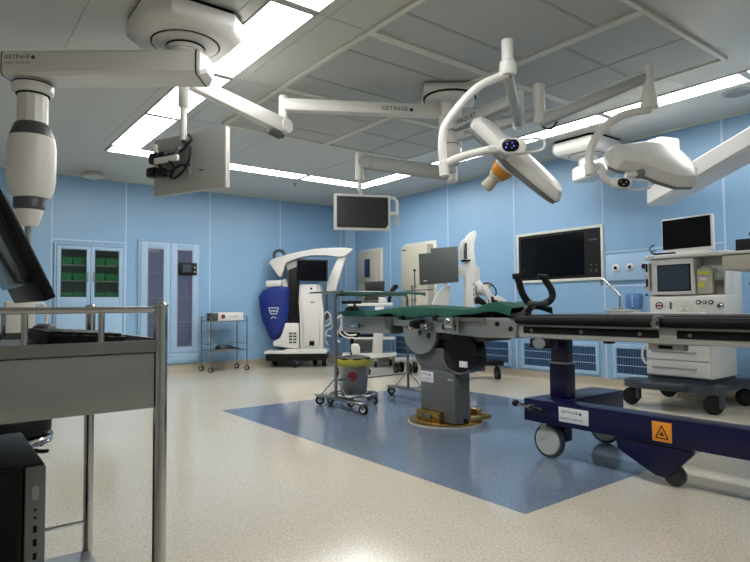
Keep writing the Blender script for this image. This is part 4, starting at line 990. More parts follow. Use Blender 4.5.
MB().lathe((cxp, cyp, 0), [(0.0900, 2.195), (0.1368, 2.195), (0.1458, 2.136), (0.1494, 2.006), (0.1467, 1.896), (0.1350, 1.826), (0.1098, 1.781), (0.1035, 1.778), (0.0100, 1.776)], 48).build('capsule', 'white', t)
MB().lathe((cxp - 0.01, cyp, 0), [(0.0945, 1.776), (0.0972, 1.771), (0.0972, 1.711), (0.0810, 1.696), (0.0100, 1.696)], 40).build('band', 'dgrey', t)
MB().lathe((cxp - 0.01, cyp, 0), [(0.0855, 1.696), (0.0765, 1.656), (0.0558, 1.591), (0.0495, 1.586), (0.0100, 1.586)], 40).build('cone', 'white', t)
MB().cyl((cxp - 0.015, cyp, 1.586), (cxp - 0.015, cyp, 1.02), 0.02, None, 20).build('rod', 'grey', t)
m = MB(); m.box((cxp - 0.14, cyp - 0.04, 0.86), (cxp + 0.03, cyp + 0.10, 1.08), 0.015); m.build('connector_block', 'offwhite', t)
MB().tube([(cxp + 0.03, cyp, 0.9), (cxp + 0.1, cyp, 0.93), (cxp + 0.09, cyp, 1.05), (cxp + 0.02, cyp, 1.06)], 0.012, seg=8).build('handle', 'offwhite', t)

# ---- central mount
HX, HY = 3.73, 3.70
t = thing('central_ceiling_mount', 'square white ceiling mount between the diffusers carrying the lamp and monitor arms', 'ceiling mount', (HX, HY, H))
m = MB(); m.boxc((HX, HY, H - 0.055), (0.50, 0.50, 0.05), rz=ANG, bev=0.004); m.build('plate', 'white', t)
MB().lathe((HX, HY, 0), [(0.242, H - 0.081), (0.242, H - 0.090), (0.225, H - 0.092)], 48).build('gap_ring', 'ink', t)
MB().lathe((HX, HY, 0), [(0.225, H - 0.085), (0.225, H - 0.105), (0.19, H - 0.125), (0.12, H - 0.13), (0.01, H - 0.13)], 48).build('cover', 'white', t)
MB().lathe((HX, HY, 0), [(0.08, H - 0.10), (0.08, 2.33), (0.07, 2.30), (0.01, 2.30)], 32).build('stem', 'mount_grey', t)
def hub(t, z, r=0.10, h=0.13):
    MB().lathe((HX, HY, 0), [(0.083, z - h / 2), (r - 0.008, z - h / 2), (r, z - h / 2 + 0.012), (r, z + h / 2 - 0.012), (r - 0.008, z + h / 2), (0.083, z + h / 2)], 32).build('hub', 'white', t)

# ---- upper arm with the monitor seen from behind
t = thing('monitor_arm', 'white two-part ceiling arm with a wide flat monitor seen from behind, upper left', 'monitor arm', (HX, HY, 2.79))
hub(t, 2.79, 0.105, 0.16)
E1 = Vector((2.42, 4.434, 2.79)); hc = Vector((HX, HY, 2.79)); d = (E1 - hc).normalized()
ar = MB().beam(hc + d * 0.10, E1, 0.10, 0.11, 0.02).build('extension_arm', 'white', t)
sd = Vector((d.y, -d.x, 0)) 
if sd.dot(Vector((HX, HY, 0))) > 0: sd = -sd
lettering('GETINGE', E1 - d * 0.86 + sd * 0.0505 - UP * 0.03, -d, UP, 0.05, 'ink', ar, width=0.24, mark=True, thick=0.001)
MB().lathe((E1.x, E1.y, 0), [(0.02, 2.875), (0.036, 2.87), (0.038, 2.86), (0.038, 2.56), (0.03, 2.545), (0.01, 2.545)], 28).build('elbow_tube', 'white', t)
S0 = Vector((E1.x, E1.y, 2.60)); S1 = Vector((1.50, 4.16, 2.69)); ds = (S1 - S0).normalized()
m = MB(); m.cyl(S0 + Vector(ds.cross(UP)) * 0.06, S0 - Vector(ds.cross(UP)) * 0.06, 0.062, None, 28); m.build('spring_joint', 'white', t)
m = MB(); m.beam(S0, S1, 0.10, 0.15, 0.03, w1=0.09, h1=0.11); m.build('spring_arm', 'white', t)
m = MB(); m.beam(S0 + ds * 0.02 - UP * 0.10, S0 + ds * 0.16 - UP * 0.09, 0.08, 0.03, 0.008); m.build('joint_cover', 'dgrey', t)
TX, TY = 1.445, 4.15
MB().lathe((TX, TY, 0), [(0.03, 2.76), (0.040, 2.75), (0.040, 2.50), (0.034, 2.49), (0.024, 2.488), (0.024, 2.26), (0.022, 2.245), (0.01, 2.245)], 28).build('drop_tube', 'white', t)
# monitor: plane seen obliquely from behind
mc = Vector((1.498, 4.147, 2.085))
mr = Vector((0.62, -0.785, 0)).normalized()
mr = (RT * 0.88 + AW * -0.475).normalized()        # its long edge comes towards the camera on the right
mn = Vector((-mr.y, mr.x, 0)); 
if mn.dot(AW) > 0: mn = -mn                          # back side, towards the camera
def mm(a, b, c=0): return mc + mr * a + UP * b + mn * c
def mslab(m, a0, a1, b0, b1, c0, c1, bev=0.0):
    return m.hexa([mm(a0, b0, c0), mm(a1, b0, c0), mm(a1, b1, c0), mm(a0, b1, c0), mm(a0, b0, c1), mm(a1, b0, c1), mm(a1, b1, c1), mm(a0, b1, c1)], bev)
mo = mslab(MB(), -0.36, 0.36, -0.215, 0.215, -0.02, 0.02, 0.006).build('monitor', 'mount_grey', t)
mslab(MB(), -0.34, 0.34, -0.195, 0.195, -0.0225, -0.0195).build('screen', 'screen', mo)
mslab(MB(), 0.345, 0.3615, -0.216, 0.216, -0.021, 0.021, 0.003).build('edge_strip', 'white', mo)
m = MB(); mslab(m, -0.20, 0.03, -0.09, 0.10, 0.02, 0.04, 0.006); bk = m.build('mounting_plate', 'grey', mo)
m = MB(); mslab(m, -0.24, 0.0, -0.005, 0.04, 0.10, 0.13, 0.01); m.build('bracket_arm', 'white', t)
for a, b, s_ in ((-0.27, 0.05, 0.055), (-0.18, 0.055, 0.045), (-0.30, -0.05, 0.05), (-0.21, -0.06, 0.045)):
    m = MB(); mslab(m, a - s_, a + s_ * 0.7, b - s_ * 0.8, b + s_ * 0.8, 0.04, 0.11, 0.02); m.build('connector', 'black', t)
for pth in ([(-0.1, 0.06, 0.08), (0.0, 0.07, 0.09), (0.05, 0.12, 0.07), (0.06, 0.16, 0.05), (0.02, 0.2, 0.04)], [(-0.14, -0.1, 0.06), (-0.06, -0.12, 0.09), (0.02, -0.08, 0.09), (0.07, 0.0, 0.08), (0.06, 0.1, 0.06)], [(-0.2, 0.08, 0.1), (-0.1, 0.02, 0.12), (-0.05, -0.05, 0.11), (-0.12, -0.1, 0.08)], [(-0.22, 0.0, 0.1), (-0.12, -0.08, 0.12), (0.0, -0.04, 0.1), (0.06, -0.03, 0.06)]):
    MB().tube([mm(*p) for p in pth], 0.010, seg=8).build('cable', 'rubber', t)
MB().tube([(TX, TY, 2.25), (TX + 0.02, TY, 2.20), mm(-0.02, 0.08, 0.10), mm(-0.04, 0.02, 0.115)], 0.016, seg=10).build('bracket_tube', 'dgrey', t)
MB().tube([mm(-0.33, 0.17, 0.03), mm(-0.32, 0.13, 0.04), mm(-0.28, 0.08, 0.05), mm(-0.24, 0.06, 0.06)], 0.018, seg=10).build('cable_guide', 'white', t)
mslab(MB(), 0.11, 0.15, -0.075, -0.065, 0.02, 0.022).build('nameplate', 'dgrey', mo)

# ---- hanging monitor in the middle
t = thing('monitor_arm', 'white ceiling arm with a hanging dark monitor facing the room, centre', 'monitor arm', (HX, HY, 2.42))
hub(t, 2.42, 0.10, 0.12)
E2 = Vector((4.205, 4.15, 0)); hc = Vector((HX, HY, 2.42))
m = MB(); m.beam(hc + (E2 + UP * 2.42 - hc).normalized() * 0.09, E2 + UP * 2.42, 0.10, 0.10, 0.02); m.build('extension_arm', 'white', t)
MB().lathe((E2.x, E2.y, 0), [(0.03, 2.50), (0.055, 2.49), (0.055, 2.30), (0.04, 2.28), (0.01, 2.28)], 28).build('elbow_tube', 'white', t)
P2 = Vector((3.56, 4.77, 0))
m = MB(); a = E2 + UP * 2.37; b = P2 + UP * 2.52; m.beam(a, b, 0.09, 0.15, 0.03, h1=0.14); m.build('spring_arm', 'mount_grey', t)
dd = (b - a).normalized().cross(UP).normalized()
m = MB(); m.cyl(b + dd * 0.05, b - dd * 0.05, 0.065, None, 28); m.build('spring_joint', 'mount_grey', t)
P2b = P2 + (b - a).normalized() * 0.06
MB().lathe((P2b.x, P2b.y, 0), [(0.03, 2.63), (0.045, 2.62), (0.045, 2.34), (0.035, 2.33), (0.022, 2.325), (0.022, 2.22)], 24).build('drop_tube', 'white', t)
mc2 = Vector((3.68, 4.98, 2.04)); mr2 = (RT * 0.97 + AW * 0.24).normalized(); mn2 = Vector((mr2.y, -mr2.x, 0))
if mn2.dot(AW) > 0: mn2 = -mn2
tilt = -0.03
def m2(a, b, c=0): return mc2 + mr2 * a + (UP + mr2 * 0.0).normalized() * b + mn2 * c
def m2slab(m, a0, a1, b0, b1, c0, c1, bev=0.0):
    return m.hexa([m2(a0, b0, c0), m2(a1, b0, c0), m2(a1, b1, c0), m2(a0, b1, c0), m2(a0, b0, c1), m2(a1, b0, c1), m2(a1, b1, c1), m2(a0, b1, c1)], bev)
mo = m2slab(MB(), -0.31, 0.31, -0.195, 0.195, -0.04, 0.0, 0.006).build('monitor', 'white', t)
m2slab(MB(), -0.283, 0.283, -0.168, 0.168, 0.0, 0.003).build('screen', 'hazy_screen', mo)
mn_ = MB().prism([m2(0.255, -0.168, 0.0032), m2(0.283, -0.168, 0.0032), m2(0.283, -0.125, 0.0032)], mn2 * 0.001).build('corner_label', 'paper', mo)
m = MB(); m2slab(m, -0.05, 0.05, 0.12, 0.20, -0.07, -0.041, 0.008); m.cyl(m2(0.0, 0.14, -0.055), m2(-0.02, 0.23, -0.02), 0.022); m.build('tilt_bracket', 'white', t)
MB().tube([m2(0.31, 0.17, -0.02), m2(0.35, 0.165, -0.02), m2(0.385, 0.13, -0.02), m2(0.39, 0.06, -0.02), m2(0.39, -0.02, -0.02)], 0.017, seg=12).build('side_handle', 'white', t)
MB().cyl(m2(0.385, -0.02, -0.02), m2(0.385, -0.14, -0.02), 0.02, 0.017, 18).build('handle_grip', 'beige', t)
MB().beam(m2(0.31, 0.0, -0.02), m2(0.40, 0.0, -0.02), 0.03, 0.035, 0.006).build('handle_clamp', 'white', t)

# ================================================================ surgical lamps
def lamp_head(t, c, L, N, outline, depth, mt='white', rimw=0.02):
    L = Vector(L).normalized(); N = Vector(N); N = (N - L * N.dot(L)).normalized(); Wd = N.cross(L)
    cx_ = sum(p[0] for p in outline) / len(outline); cy_ = sum(p[1] for p in outline) / len(outline)
    def ring(k, z, kx=None):
        kx = k if kx is None else kx
        return [c + L * (cx_ + (a - cx_) * kx) + Wd * (cy_ + (b - cy_) * k) + N * z for a, b in outline]
    sh = MB().loft([ring(1.0, 0), ring(1.01, 0.012), ring(0.99, 0.03), ring(0.86, depth * 0.8, 0.93), ring(0.66, depth, 0.80), ring(0.05, depth * 1.02)]).build('shell', mt, t, 28)
    rm = MB().loft([ring(0.97, -0.001), ring(0.985, -0.008), ring(0.97, -0.03), ring(0.90, -0.038)]).build('rim', 'rim_grey', sh, 40)
    gl = MB().loft([ring(0.88, -0.0385), ring(0.86, -0.041), ring(0.05, -0.042)]).build('lens_cover', 'lens', sh)
    return L, Wd, N

# ---- left lamp
t = thing('surgical_lamp', 'white surgical lamp with an amber handle and a tilted elongated head, left one', 'surgical lamp', (HX, HY, 2.66), 'surgical lamps')
hub(t, 2.665, 0.10, 0.10)
J1 = Vector((3.62, 2.83, 0)) + Vector((0.02, 0.03, 0))
hz_ = 2.60
hc = Vector((HX, HY, 2.64)); e1 = Vector((3.62, 2.84, 2.64)); dd = (e1 - hc).normalized()
ar = MB().beam(hc + dd * 0.09, e1, 0.09, 0.095, 0.018).build('extension_arm', 'mount_grey', t)
sd = Vector((dd.y, -dd.x, 0)); 
if sd.x > 0: sd = -sd
lettering('MAQUET', hc + dd * 0.16 + sd * 0.046 - UP * 0.028, dd, UP, 0.058, 'ink', ar, width=0.25, thick=0.001)
MB().lathe((e1.x, e1.y, 0), [(0.03, 2.70), (0.042, 2.69), (0.042, 2.42), (0.035, 2.40), (0.01, 2.40)], 24).build('elbow_tube', 'white', t)
PL = Vector((2.92, 2.37, 0))
m = MB(); m.beam(e1 - UP * 0.19, PL + UP * 2.52, 0.065, 0.09, 0.015, h1=0.08); m.build('spring_arm', 'mount_grey', t)
m = MB(); m.ball((e1.x, e1.y, 2.43), 0.05); m.build('joint', 'white', t)
MB().lathe((PL.x, PL.y, 0), [(0.025, 2.735), (0.038, 2.73), (0.038, 2.60), (0.052, 2.585), (0.056, 2.53), (0.05, 2.50), (0.01, 2.50)], 28).build('pivot', 'white', t)
F1 = lambda px, py, dv=0.0: DX((2.92, 2.37, 0), (px - 505.5) * 0.0064, dv, 1.022 + (305.8 - py) * 0.0064)
yk = MB().tube([F1(505, 73), F1(493, 77.5), F1(478, 84.5), F1(464, 96.5), F1(450, 113), F1(441, 127), F1(438.5, 140), F1(438.5, 152), F1(439.5, 163)], 0.0265, seg=18, n=6).build('yoke', 'white', t)
m = MB(); m.cyl(F1(439.5, 163.5), F1(440.5, 176, 0), 0.032, 0.03, 24); m.ball(F1(440, 163), 0.033); m.build('yoke_joint', 'white', t)
MB().tube([F1(440, 165), F1(452, 159), F1(468, 154), F1(484, 150.5), F1(498, 149)], 0.027, seg=18, n=6).build('lower_yoke', 'white', t)
lettering('MAQUET', F1(483.5, 150.8, -0.029), RT, UP, 0.014, 'ink', t, width=0.05)
m = MB()
def pill(cx, cy, hw, hh, dv, thick, n=10):
    P_ = []
    for sx_, a0 in ((1, -90), (-1, 90)):
        for k in range(n + 1):
            a = math.radians(a0 + 180 * k / n); P_.append(F1(cx + sx_ * (hw - hh) + hh * math.cos(a), cy - hh * math.sin(a), dv))
    return P_
m.prism(pill(508, 147.3, 13.5, 7.6, -0.035, 0), AW * 0.05, 0.006); pnl = m.build('control_panel', 'white', t)
m = MB(); m.prism(pill(505.5, 147.2, 8.6, 6.4, -0.040, 0), AW * 0.006, 0.001); dsp = m.build('display', 'gloss_black', pnl)
for a, b, w_, h_ in ((500.8, 149.5, 0.7, 0.8), (502, 146, 0.8, 0.4), (507, 144.8, 0.5, 0.4), (508.5, 148, 0.5, 0.7), (506.5, 150, 0.4, 0.4)):
    MB().prism([F1(a - w_, b - h_, -0.0415), F1(a + w_, b - h_, -0.0415), F1(a + w_, b + h_, -0.0415), F1(a - w_, b + h_, -0.0415)], AW * 0.001).build('indicator', 'blue_led', dsp)
MB().tube([F1(514, 140.5), F1(524, 139.6), F1(534, 139.2), F1(539.5, 140.6), F1(541, 144), F1(540, 148.5), F1(536, 151.2), F1(526, 153), F1(514, 154.6)], 0.0085, seg=10, n=5).build('handle_loop', 'white', t)
hc1 = F1(520, 151.5, 0.26)
ol = [(-0.39, -0.10), (-0.37, -0.13), (-0.20, -0.175), (0.0, -0.185), (0.22, -0.17), (0.37, -0.115), (0.40, -0.07), (0.40, 0.07), (0.37, 0.115), (0.22, 0.17), (0.0, 0.185), (-0.20, 0.175), (-0.37, 0.13), (-0.39, 0.10)]
Ldir = RT * 0.74 - UP * 0.63 + AW * 0.10; Ndir = RT * 0.51 + UP * 0.61 - AW * 0.44
L_, W_, N_ = lamp_head(t, hc1, Ldir, Ndir, ol, 0.085)
hb = hc1 - L_ * 0.03 + (W_ if W_.dot(AW) < 0 else -W_) * 0.09
MB().lathe(hb - N_ * 0.05, [(0.088, 0.01), (0.086, -0.004), (0.078, -0.01)], 30, axis=tuple(N_)).build('handle_ring', 'lens', t)
MB().lathe(hb - N_ * 0.052, [(0.078, 0.0), (0.076, -0.035), (0.06, -0.07), (0.03, -0.075)], 28, axis=tuple(N_)).build('handle_cup', 'amber', t)
m = MB(); m.loft([[hb - N_ * z + (L_ * math.cos(a) + W_ * math.sin(a)) * r_ for a in [2 * PI * k / 16 + 0.2 for k in range(16)]] for r_, z in ((0.062, 0.125), (0.055, 0.14), (0.038, 0.16), (0.044, 0.235), (0.040, 0.241), (0.01, 0.243))]); m.build('sterile_handle', 'beige', t)
MB().tube([F1(498, 149, 0.02), F1(503, 152, 0.06), hc1 - L_ * 0.10 + (W_ if W_.dot(AW) < 0 else -W_) * 0.15], 0.026, seg=12).build('head_bracket', 'mount_grey', t)

# ---- right lamp
t = thing('surgical_lamp', 'white surgical lamp seen from above its back, with a grey sleeve, right one', 'surgical lamp', (HX, HY, 2.53), 'surgical lamps')
hub(t, 2.54, 0.10, 0.10)
hc = Vector((HX, HY, 2.54)); e2 = Vector((3.80, 2.78, 2.54)); dd = (e2 - hc).normalized()
ar = MB().beam(hc + dd * 0.09, e2, 0.085, 0.085, 0.018).build('extension_arm', 'mount_grey', t)
sd = Vector((dd.y, -dd.x, 0)); 
if sd.x > 0: sd = -sd
lettering('MAQUET', hc + dd * 0.2 + sd * 0.0435 - UP * 0.026, dd, UP, 0.054, 'ink', ar, width=0.24, thick=0.001)
MB().lathe((e2.x, e2.y, 0), [(0.03, 2.78), (0.044, 2.77), (0.046, 2.48), (0.036, 2.46), (0.01, 2.46)], 24).build('elbow_tube', 'white', t)
PR = Vector((4.20, 2.10, 0))
m = MB(); m.beam((e2.x, e2.y, 2.47), PR + UP * 2.71, 0.065, 0.085, 0.016, h1=0.07); m.build('spring_arm', 'mount_grey', t)
m = MB(); m.tube([(e2.x, e2.y, 2.535), ((e2.x * 2 + PR.x) / 3, (e2.y * 2 + PR.y) / 3, 2.60), ((e2.x + PR.x * 2) / 3, (e2.y + PR.y * 2) / 3, 2.70), (PR.x, PR.y, 2.76)], 0.008, seg=8); m.build('cable', 'white', t)
m = MB(); m.tube([(e2.x, e2.y, 2.47), (e2.x + 0.03, e2.y - 0.03, 2.42), (e2.x + 0.07, e2.y - 0.07, 2.42), (e2.x + 0.09, e2.y - 0.1, 2.47)], 0.009, seg=8); m.build('cable', 'dgrey', t)
MB().lathe((PR.x, PR.y, 0), [(0.02, 2.81), (0.036, 2.80), (0.038, 2.62), (0.045, 2.60), (0.062, 2.50), (0.064, 2.475), (0.05, 2.465), (0.01, 2.46)], 28).build('pivot', 'white', t)
F2 = lambda px, py, dv=0.0: DX((4.20, 2.10, 0), (px - 648) * 0.00742, dv, 1.022 + (304.6 - py) * 0.00742)
MB().tube([F2(648, 110.5), F2(636, 112), F2(622, 115.5), F2(608, 123), F2(597, 134), F2(589, 148), F2(586.5, 160), F2(586.5, 172)], 0.030, seg=18, n=6).build('yoke', 'white', t)
m = MB(); m.cyl(F2(586.5, 164), F2(587, 175.5), 0.038, 0.036, 24); m.build('yoke_joint', 'white', t)
MB().tube([F2(590, 172), F2(595.5, 166.5), F2(599, 170), F2(600, 177.5), F2(606, 182.5), F2(614, 184.5)], 0.026, seg=16, n=6).build('lower_yoke', 'white', t)
def pill2(cx, cy, hw, hh, dv, n=10):
    P_ = []
    for sx_, a0 in ((1, -90), (-1, 90)):
        for k in range(n + 1):
            a = math.radians(a0 + 180 * k / n); P_.append(F2(cx - 4.5 + sx_ * (hw - hh) + hh * math.cos(a), cy + 2.5 - hh * math.sin(a) + (cx + sx_ * (hw - hh) - 622) * 0.06, dv))
    return P_
m = MB(); m.prism(pill2(621, 182, 10.5, 5.2, -0.035), AW * 0.05, 0.005); pnl = m.build('control_panel', 'white', t)
m = MB(); m.prism(pill2(622.5, 182.2, 6.0, 4.2, -0.040), AW * 0.006, 0.001); dsp = m.build('display', 'gloss_black', pnl)
for a, b, w_, h_ in ((619.5, 181, 0.7, 0.7), (622, 184, 0.7, 0.6), (625, 181.5, 0.9, 0.9)):
    MB().prism([F2(a - 4.5 - w_, b + 2.5 - h_, -0.0415), F2(a - 4.5 + w_, b + 2.5 - h_, -0.0415), F2(a - 4.5 + w_, b + 2.5 + h_, -0.0415), F2(a - 4.5 - w_, b + 2.5 + h_, -0.0415)], AW * 0.001).build('indicator', 'grey', dsp)
MB().tube([F2(624, 180.5), F2(634, 181), F2(643, 182.5), F2(646.5, 186), F2(643, 189.6), F2(634, 190.5), F2(624, 190)], 0.009, seg=10, n=5).build('handle_loop', 'white', t)
# head outline given in metres along / across the head
hc2 = F2(653, 162, 0.12)
Ld = (RT * 0.97 - UP * 0.12 + AW * 0.15).normalized(); Nd = UP * 0.62 - AW * 0.74 + RT * 0.12
ol2 = [(-0.36, -0.10), (-0.31, -0.135), (-0.12, -0.14), (0.0, -0.20), (0.14, -0.235), (0.30, -0.20), (0.355, -0.08), (0.34, 0.08), (0.29, 0.21), (0.12, 0.255), (-0.02, 0.22), (-0.16, 0.15), (-0.31, 0.09), (-0.36, 0.03)]
L2_, W2_, N2_ = lamp_head(t, hc2, Ld, Nd, ol2, 0.10)
m = MB(); m.cyl(F2(634, 175.5, 0.0), F2(646, 167, 0.04), 0.034, 0.040, 22); m.build('sleeve', 'rim_grey', t)
MB().tube([F2(622, 176, 0.0), F2(628, 176, 0.0), F2(636, 173.5, 0.02)], 0.022, seg=12).build('head_bracket', 'white', t)
MB().lathe(hc2 - N2_ * 0.045 + L2_ * 0.16, [(0.10, 0), (0.095, -0.04), (0.06, -0.055), (0.01, -0.056)], 26, axis=tuple(N2_)).build('lamp_pod', 'navy', t)
m = MB(); m.ball(hc2 + L2_ * 0.27 - W2_ * 0.10 + N2_ * 0.0, 0.035, sc=(1, 1, 0.7)); m.build('knob', 'rim_grey', t)

# ================================================================ pendant two, by the right wall
t = thing('ceiling_pendant', 'boxy white ceiling pendant near the right wall with two thick arms', 'ceiling pendant', (6.27, 3.88, H))
mount(t, 6.27, 3.92, 0.31, 0.17, 0.07)
MB().lathe((6.27, 3.90, 0), [(0.11, 2.84), (0.11, 2.70), (0.01, 2.70)], 36).build('stem', 'white', t)
q0 = Vector((6.27, 3.90, 2.61)); q1 = Vector((5.86, 2.78, 2.61)); dq = (q1 - q0).normalized(); sq = Vector((dq.y, -dq.x, 0))
def sec2(p, w_, h_, c_, s_): return [p + s_ * a + UP * b for a, b in ((-w_ + c_, -h_), (w_ - c_, -h_), (w_, -h_ + c_), (w_, h_ - c_), (w_ - c_, h_), (-w_ + c_, h_), (-w_, h_ - c_), (-w_, -h_ + c_))]
Ln = (q1 - q0).length
m = MB(); m.loft([sec2(q0 + dq * d, w_, h_, 0.02, sq) for d, w_, h_ in ((-0.19, 0.07, 0.06), (-0.15, 0.12, 0.085), (-0.1, 0.13, 0.09), (Ln + 0.0, 0.13, 0.085), (Ln + 0.06, 0.12, 0.08), (Ln + 0.09, 0.08, 0.065))]); m.build('first_arm', 'white', t, 25)
m = MB(); m.loft([sec2(q0 + dq * d, 0.1315, 0.0915, 0.02, sq) for d in (Ln - 0.01, Ln - 0.003)]); m.build('end_seal', 'ink', t)
MB().lathe((q1.x, q1.y, 0), [(0.11, 2.53), (0.11, 2.44), (0.01, 2.44)], 32).build('pivot', 'white', t)
r0 = Vector((6.20, 3.00, 2.19)); r1 = Vector((4.85, 1.30, 2.36)); dr = (r1 - r0).normalized(); sr = Vector((dr.y, -dr.x, 0)).normalized()
m = MB(); m.loft([sec2(r0 + dr * d, w_, h_, 0.025, sr) for d, w_, h_ in ((-0.10, 0.09, 0.07), (-0.05, 0.13, 0.10), (0.5, 0.13, 0.10), (2.2, 0.13, 0.085), (2.24, 0.10, 0.07))]); m.build('second_arm', 'white', t, 25)
lettering('GETINGE', (6.27 - 0.301, 3.99, H - 0.075), (0, -1, 0), UP, 0.03, 'ink', t, width=0.14, mark=True)
MB().lathe((4.85, 1.30, 0), [(0.12, 2.27), (0.12, 1.60), (0.10, 1.58), (0.01, 1.58)], 32).build('column', 'white', t)
MB().lathe((4.85, 1.30, 0), [(0.12, 2.44), (0.135, 2.448), (0.12, 2.47), (0.01, 2.475)], 32).build('cap', 'ink', t)
m = MB(); m.box((4.70, 1.15, 1.10), (5.00, 1.45, 1.59), 0.02); m.build('service_head', 'white', t)
# shelf of the right pendant
m = MB(); m.box((4.62, 1.452, 1.385), (5.20, 1.83, 1.405), 0.004); m.build('shelf', 'white', t)
m = MB(); m.box((4.64, 1.46, 1.27), (5.18, 1.815, 1.384), 0.006); m.build('drawer', 'beige', t)
t = thing('control_box', 'black box on the white shelf at the right edge of the photo', 'device', (4.9, 1.68, 1.4055))
m = MB(); m.box((4.74, 1.55, 1.4055), (5.0, 1.76, 1.50), 0.006); m.build('case', 'black', t)
MB().tube([(4.80, 1.66, 1.50), (4.79, 1.68, 1.54), (4.82, 1.65, 1.56), (4.86, 1.62, 1.54), (4.85, 1.62, 1.50)], 0.006, seg=8).build('cable', 'rubber', t)

# ================================================================ anaesthesia machine
t = thing('anaesthesia_machine', 'white anaesthesia machine with two drawers and a dark base, on the right', 'anaesthesia machine', (6.05, 2.65, 0))
AX = 5.75
# dark wheeled base
m = MB(); m.prism([(5.72, 2.33, 0), (5.72, 2.43, 0), (5.66, 2.48, 0), (5.66, 3.10, 0), (5.70, 3.20, 0), (5.82, 3.22, 0), (5.88, 3.06, 0), (6.38, 3.04, 0), (6.46, 3.20, 0), (6.56, 3.20, 0), (6.56, 2.28, 0), (6.46, 2.26, 0), (6.38, 2.38, 0), (5.9, 2.38, 0), (5.84, 2.27, 0), (5.74, 2.27, 0)], (0, 0, 0.085), 0.012)
for v in m.bm.verts: v.co.z += 0.185
m.build('base', 'plum', t)
m = MB(); m.box((5.80, 2.42, 0.24), (6.42, 3.00, 0.315), 0.01); m.build('plinth', 'plum', t)
MB().box((5.60, 2.56, 0.225), (5.68, 3.0, 0.262), 0.012).build('foot_rail', 'plum', t)
MB().ball((5.655, 2.86, 0.235), 0.014).build('red_light', 'red', t)
for x, y in ((5.77, 3.15), (5.77, 2.36), (6.50, 3.12), (6.50, 2.36)):
    f = MB(); f.box((x - 0.03, y - 0.085, 0.06), (x + 0.03, y - 0.045, 0.20), 0.012); fo = f.build('caster', 'plum', t)
    w_ = MB(); w_.lathe((x - 0.03, y, 0.086), [(0.01, 0), (0.066, 0.001), (0.079, 0.006), (0.086, 0.016), (0.086, 0.044), (0.079, 0.054), (0.066, 0.059), (0.01, 0.06)], 32, axis=(0.92, 0.38, 0)); w_.build('tyre', 'rubber', fo)
# drawer cabinet
m = MB(); m.box((5.775, 2.38, 0.316), (6.36, 2.985, 0.90), 0.008); m.build('cabinet', 'white', t)
for z0, z1 in ((0.325, 0.475), (0.480, 0.628)):
    d_ = MB().box((5.745, 2.385, z0), (5.774, 2.98, z1), 0.012, 3).build('drawer', 'white', t)
    h = MB(); h.tube([(5.745, 2.92, z1 - 0.065), (5.728, 2.915, z1 - 0.068), (5.724, 2.90, z1 - 0.068), (5.724, 2.52, z1 - 0.068), (5.728, 2.505, z1 - 0.066), (5.745, 2.50, z1 - 0.062)], 0.005, seg=8, smooth=False); h.build('handle', 'steel', d_)
d_ = MB().box((5.745, 2.385, 0.633), (5.774, 2.98, 0.78), 0.012, 3).build('drawer', 'white', t)
MB().tube([(5.80, 3.0, 0.62), (5.80, 3.04, 0.57), (5.80, 3.05, 0.50), (5.80, 3.03, 0.44), (5.80, 2.99, 0.42)], 0.011, seg=10).build('hose', 'white', t)
# worktop and tray
m = MB(); m.box((5.60, 2.20, 0.90), (6.40, 3.02, 0.925), 0.008); m.build('worktop', 'grey_tray', t)
m = MB(); m.box((5.62, 2.40, 0.926), (5.74, 3.30, 0.944), 0.006); m.build('side_tray', 'offwhite', t)
m = MB(); m.box((5.62, 3.03, 0.945), (5.78, 3.36, 0.968), 0.01); m.build('absorber', 'mount_grey', t)
m = MB(); m.cyl((5.70, 3.22, 0.96), (5.70, 3.22, 1.00), 0.03); m.cyl((5.70, 3.29, 0.965), (5.70, 3.29, 0.99), 0.025); m.cyl((5.70, 3.11, 0.96), (5.70, 3.11, 0.975), 0.03); m.build('valves', 'mount_grey', t)
MB().tube([(5.70, 3.22, 0.99), (5.70, 3.22, 1.10), (5.71, 3.235, 1.13), (5.75, 3.38, 1.25), (5.78, 3.44, 1.295), (5.79, 3.48, 1.30)], 0.012, seg=12, n=5).build('bag_arm', 'chrome', t)
MB().cyl((5.79, 3.475, 1.30), (5.79, 3.475, 1.235), 0.016).build('bag_port', 'grey', t)
# upper body
m = MB(); y0, y1 = 2.235, 2.93
m.prism([(5.75, y0, 0.926), (5.75, y0, 1.095), (5.775, y0, 1.10), (5.80, y0, 1.11), (5.95, y0, 1.11), (5.95, y0, 1.47), (6.15, y0, 1.47), (6.15, y0, 0.926)], (0, y1 - y0, 0), 0.004); m.build('body', 'white', t)
m = MB(); m.box((5.79, y1 - 0.02, 1.111), (5.949, y1, 1.469), 0.004); m.build('side_cheek', 'white', t)
m = MB(); m.box((5.80, y0, 1.111), (5.949, y0 + 0.02, 1.469), 0.004); m.build('side_cheek', 'white', t)
m = MB(); m.box((5.755, 2.505, 1.115), (5.94, y1 - 0.021, 1.465), 0.008); mod = m.build('screen_module', 'white', t)
MB().box((5.7505, 2.53, 1.15), (5.756, 2.85, 1.412), 0.002).build('bezel', 'black', mod)
MB().box((5.748, 2.545, 1.165), (5.7515, 2.835, 1.397)).build('screen', 'teal_screen', mod)
m = MB(); m.box((5.74, 2.20, 1.472), (6.20, 2.97, 1.515), 0.008); m.build('top_shelf', 'white', t)
MB().box((5.7385, 2.87, 1.495), (5.7405, 2.93, 1.502)).build('nameplate', 'grey', t)
m = MB(); m.box((5.735, 2.931, 1.16), (5.80, 2.96, 1.44), 0.006); m.build('side_module', 'offwhite', t)
for z in (1.39, 1.24): MB().box((5.731, 2.935, z - 0.04), (5.736, 2.955, z + 0.04), 0.001).build('slot', 'ink', t)
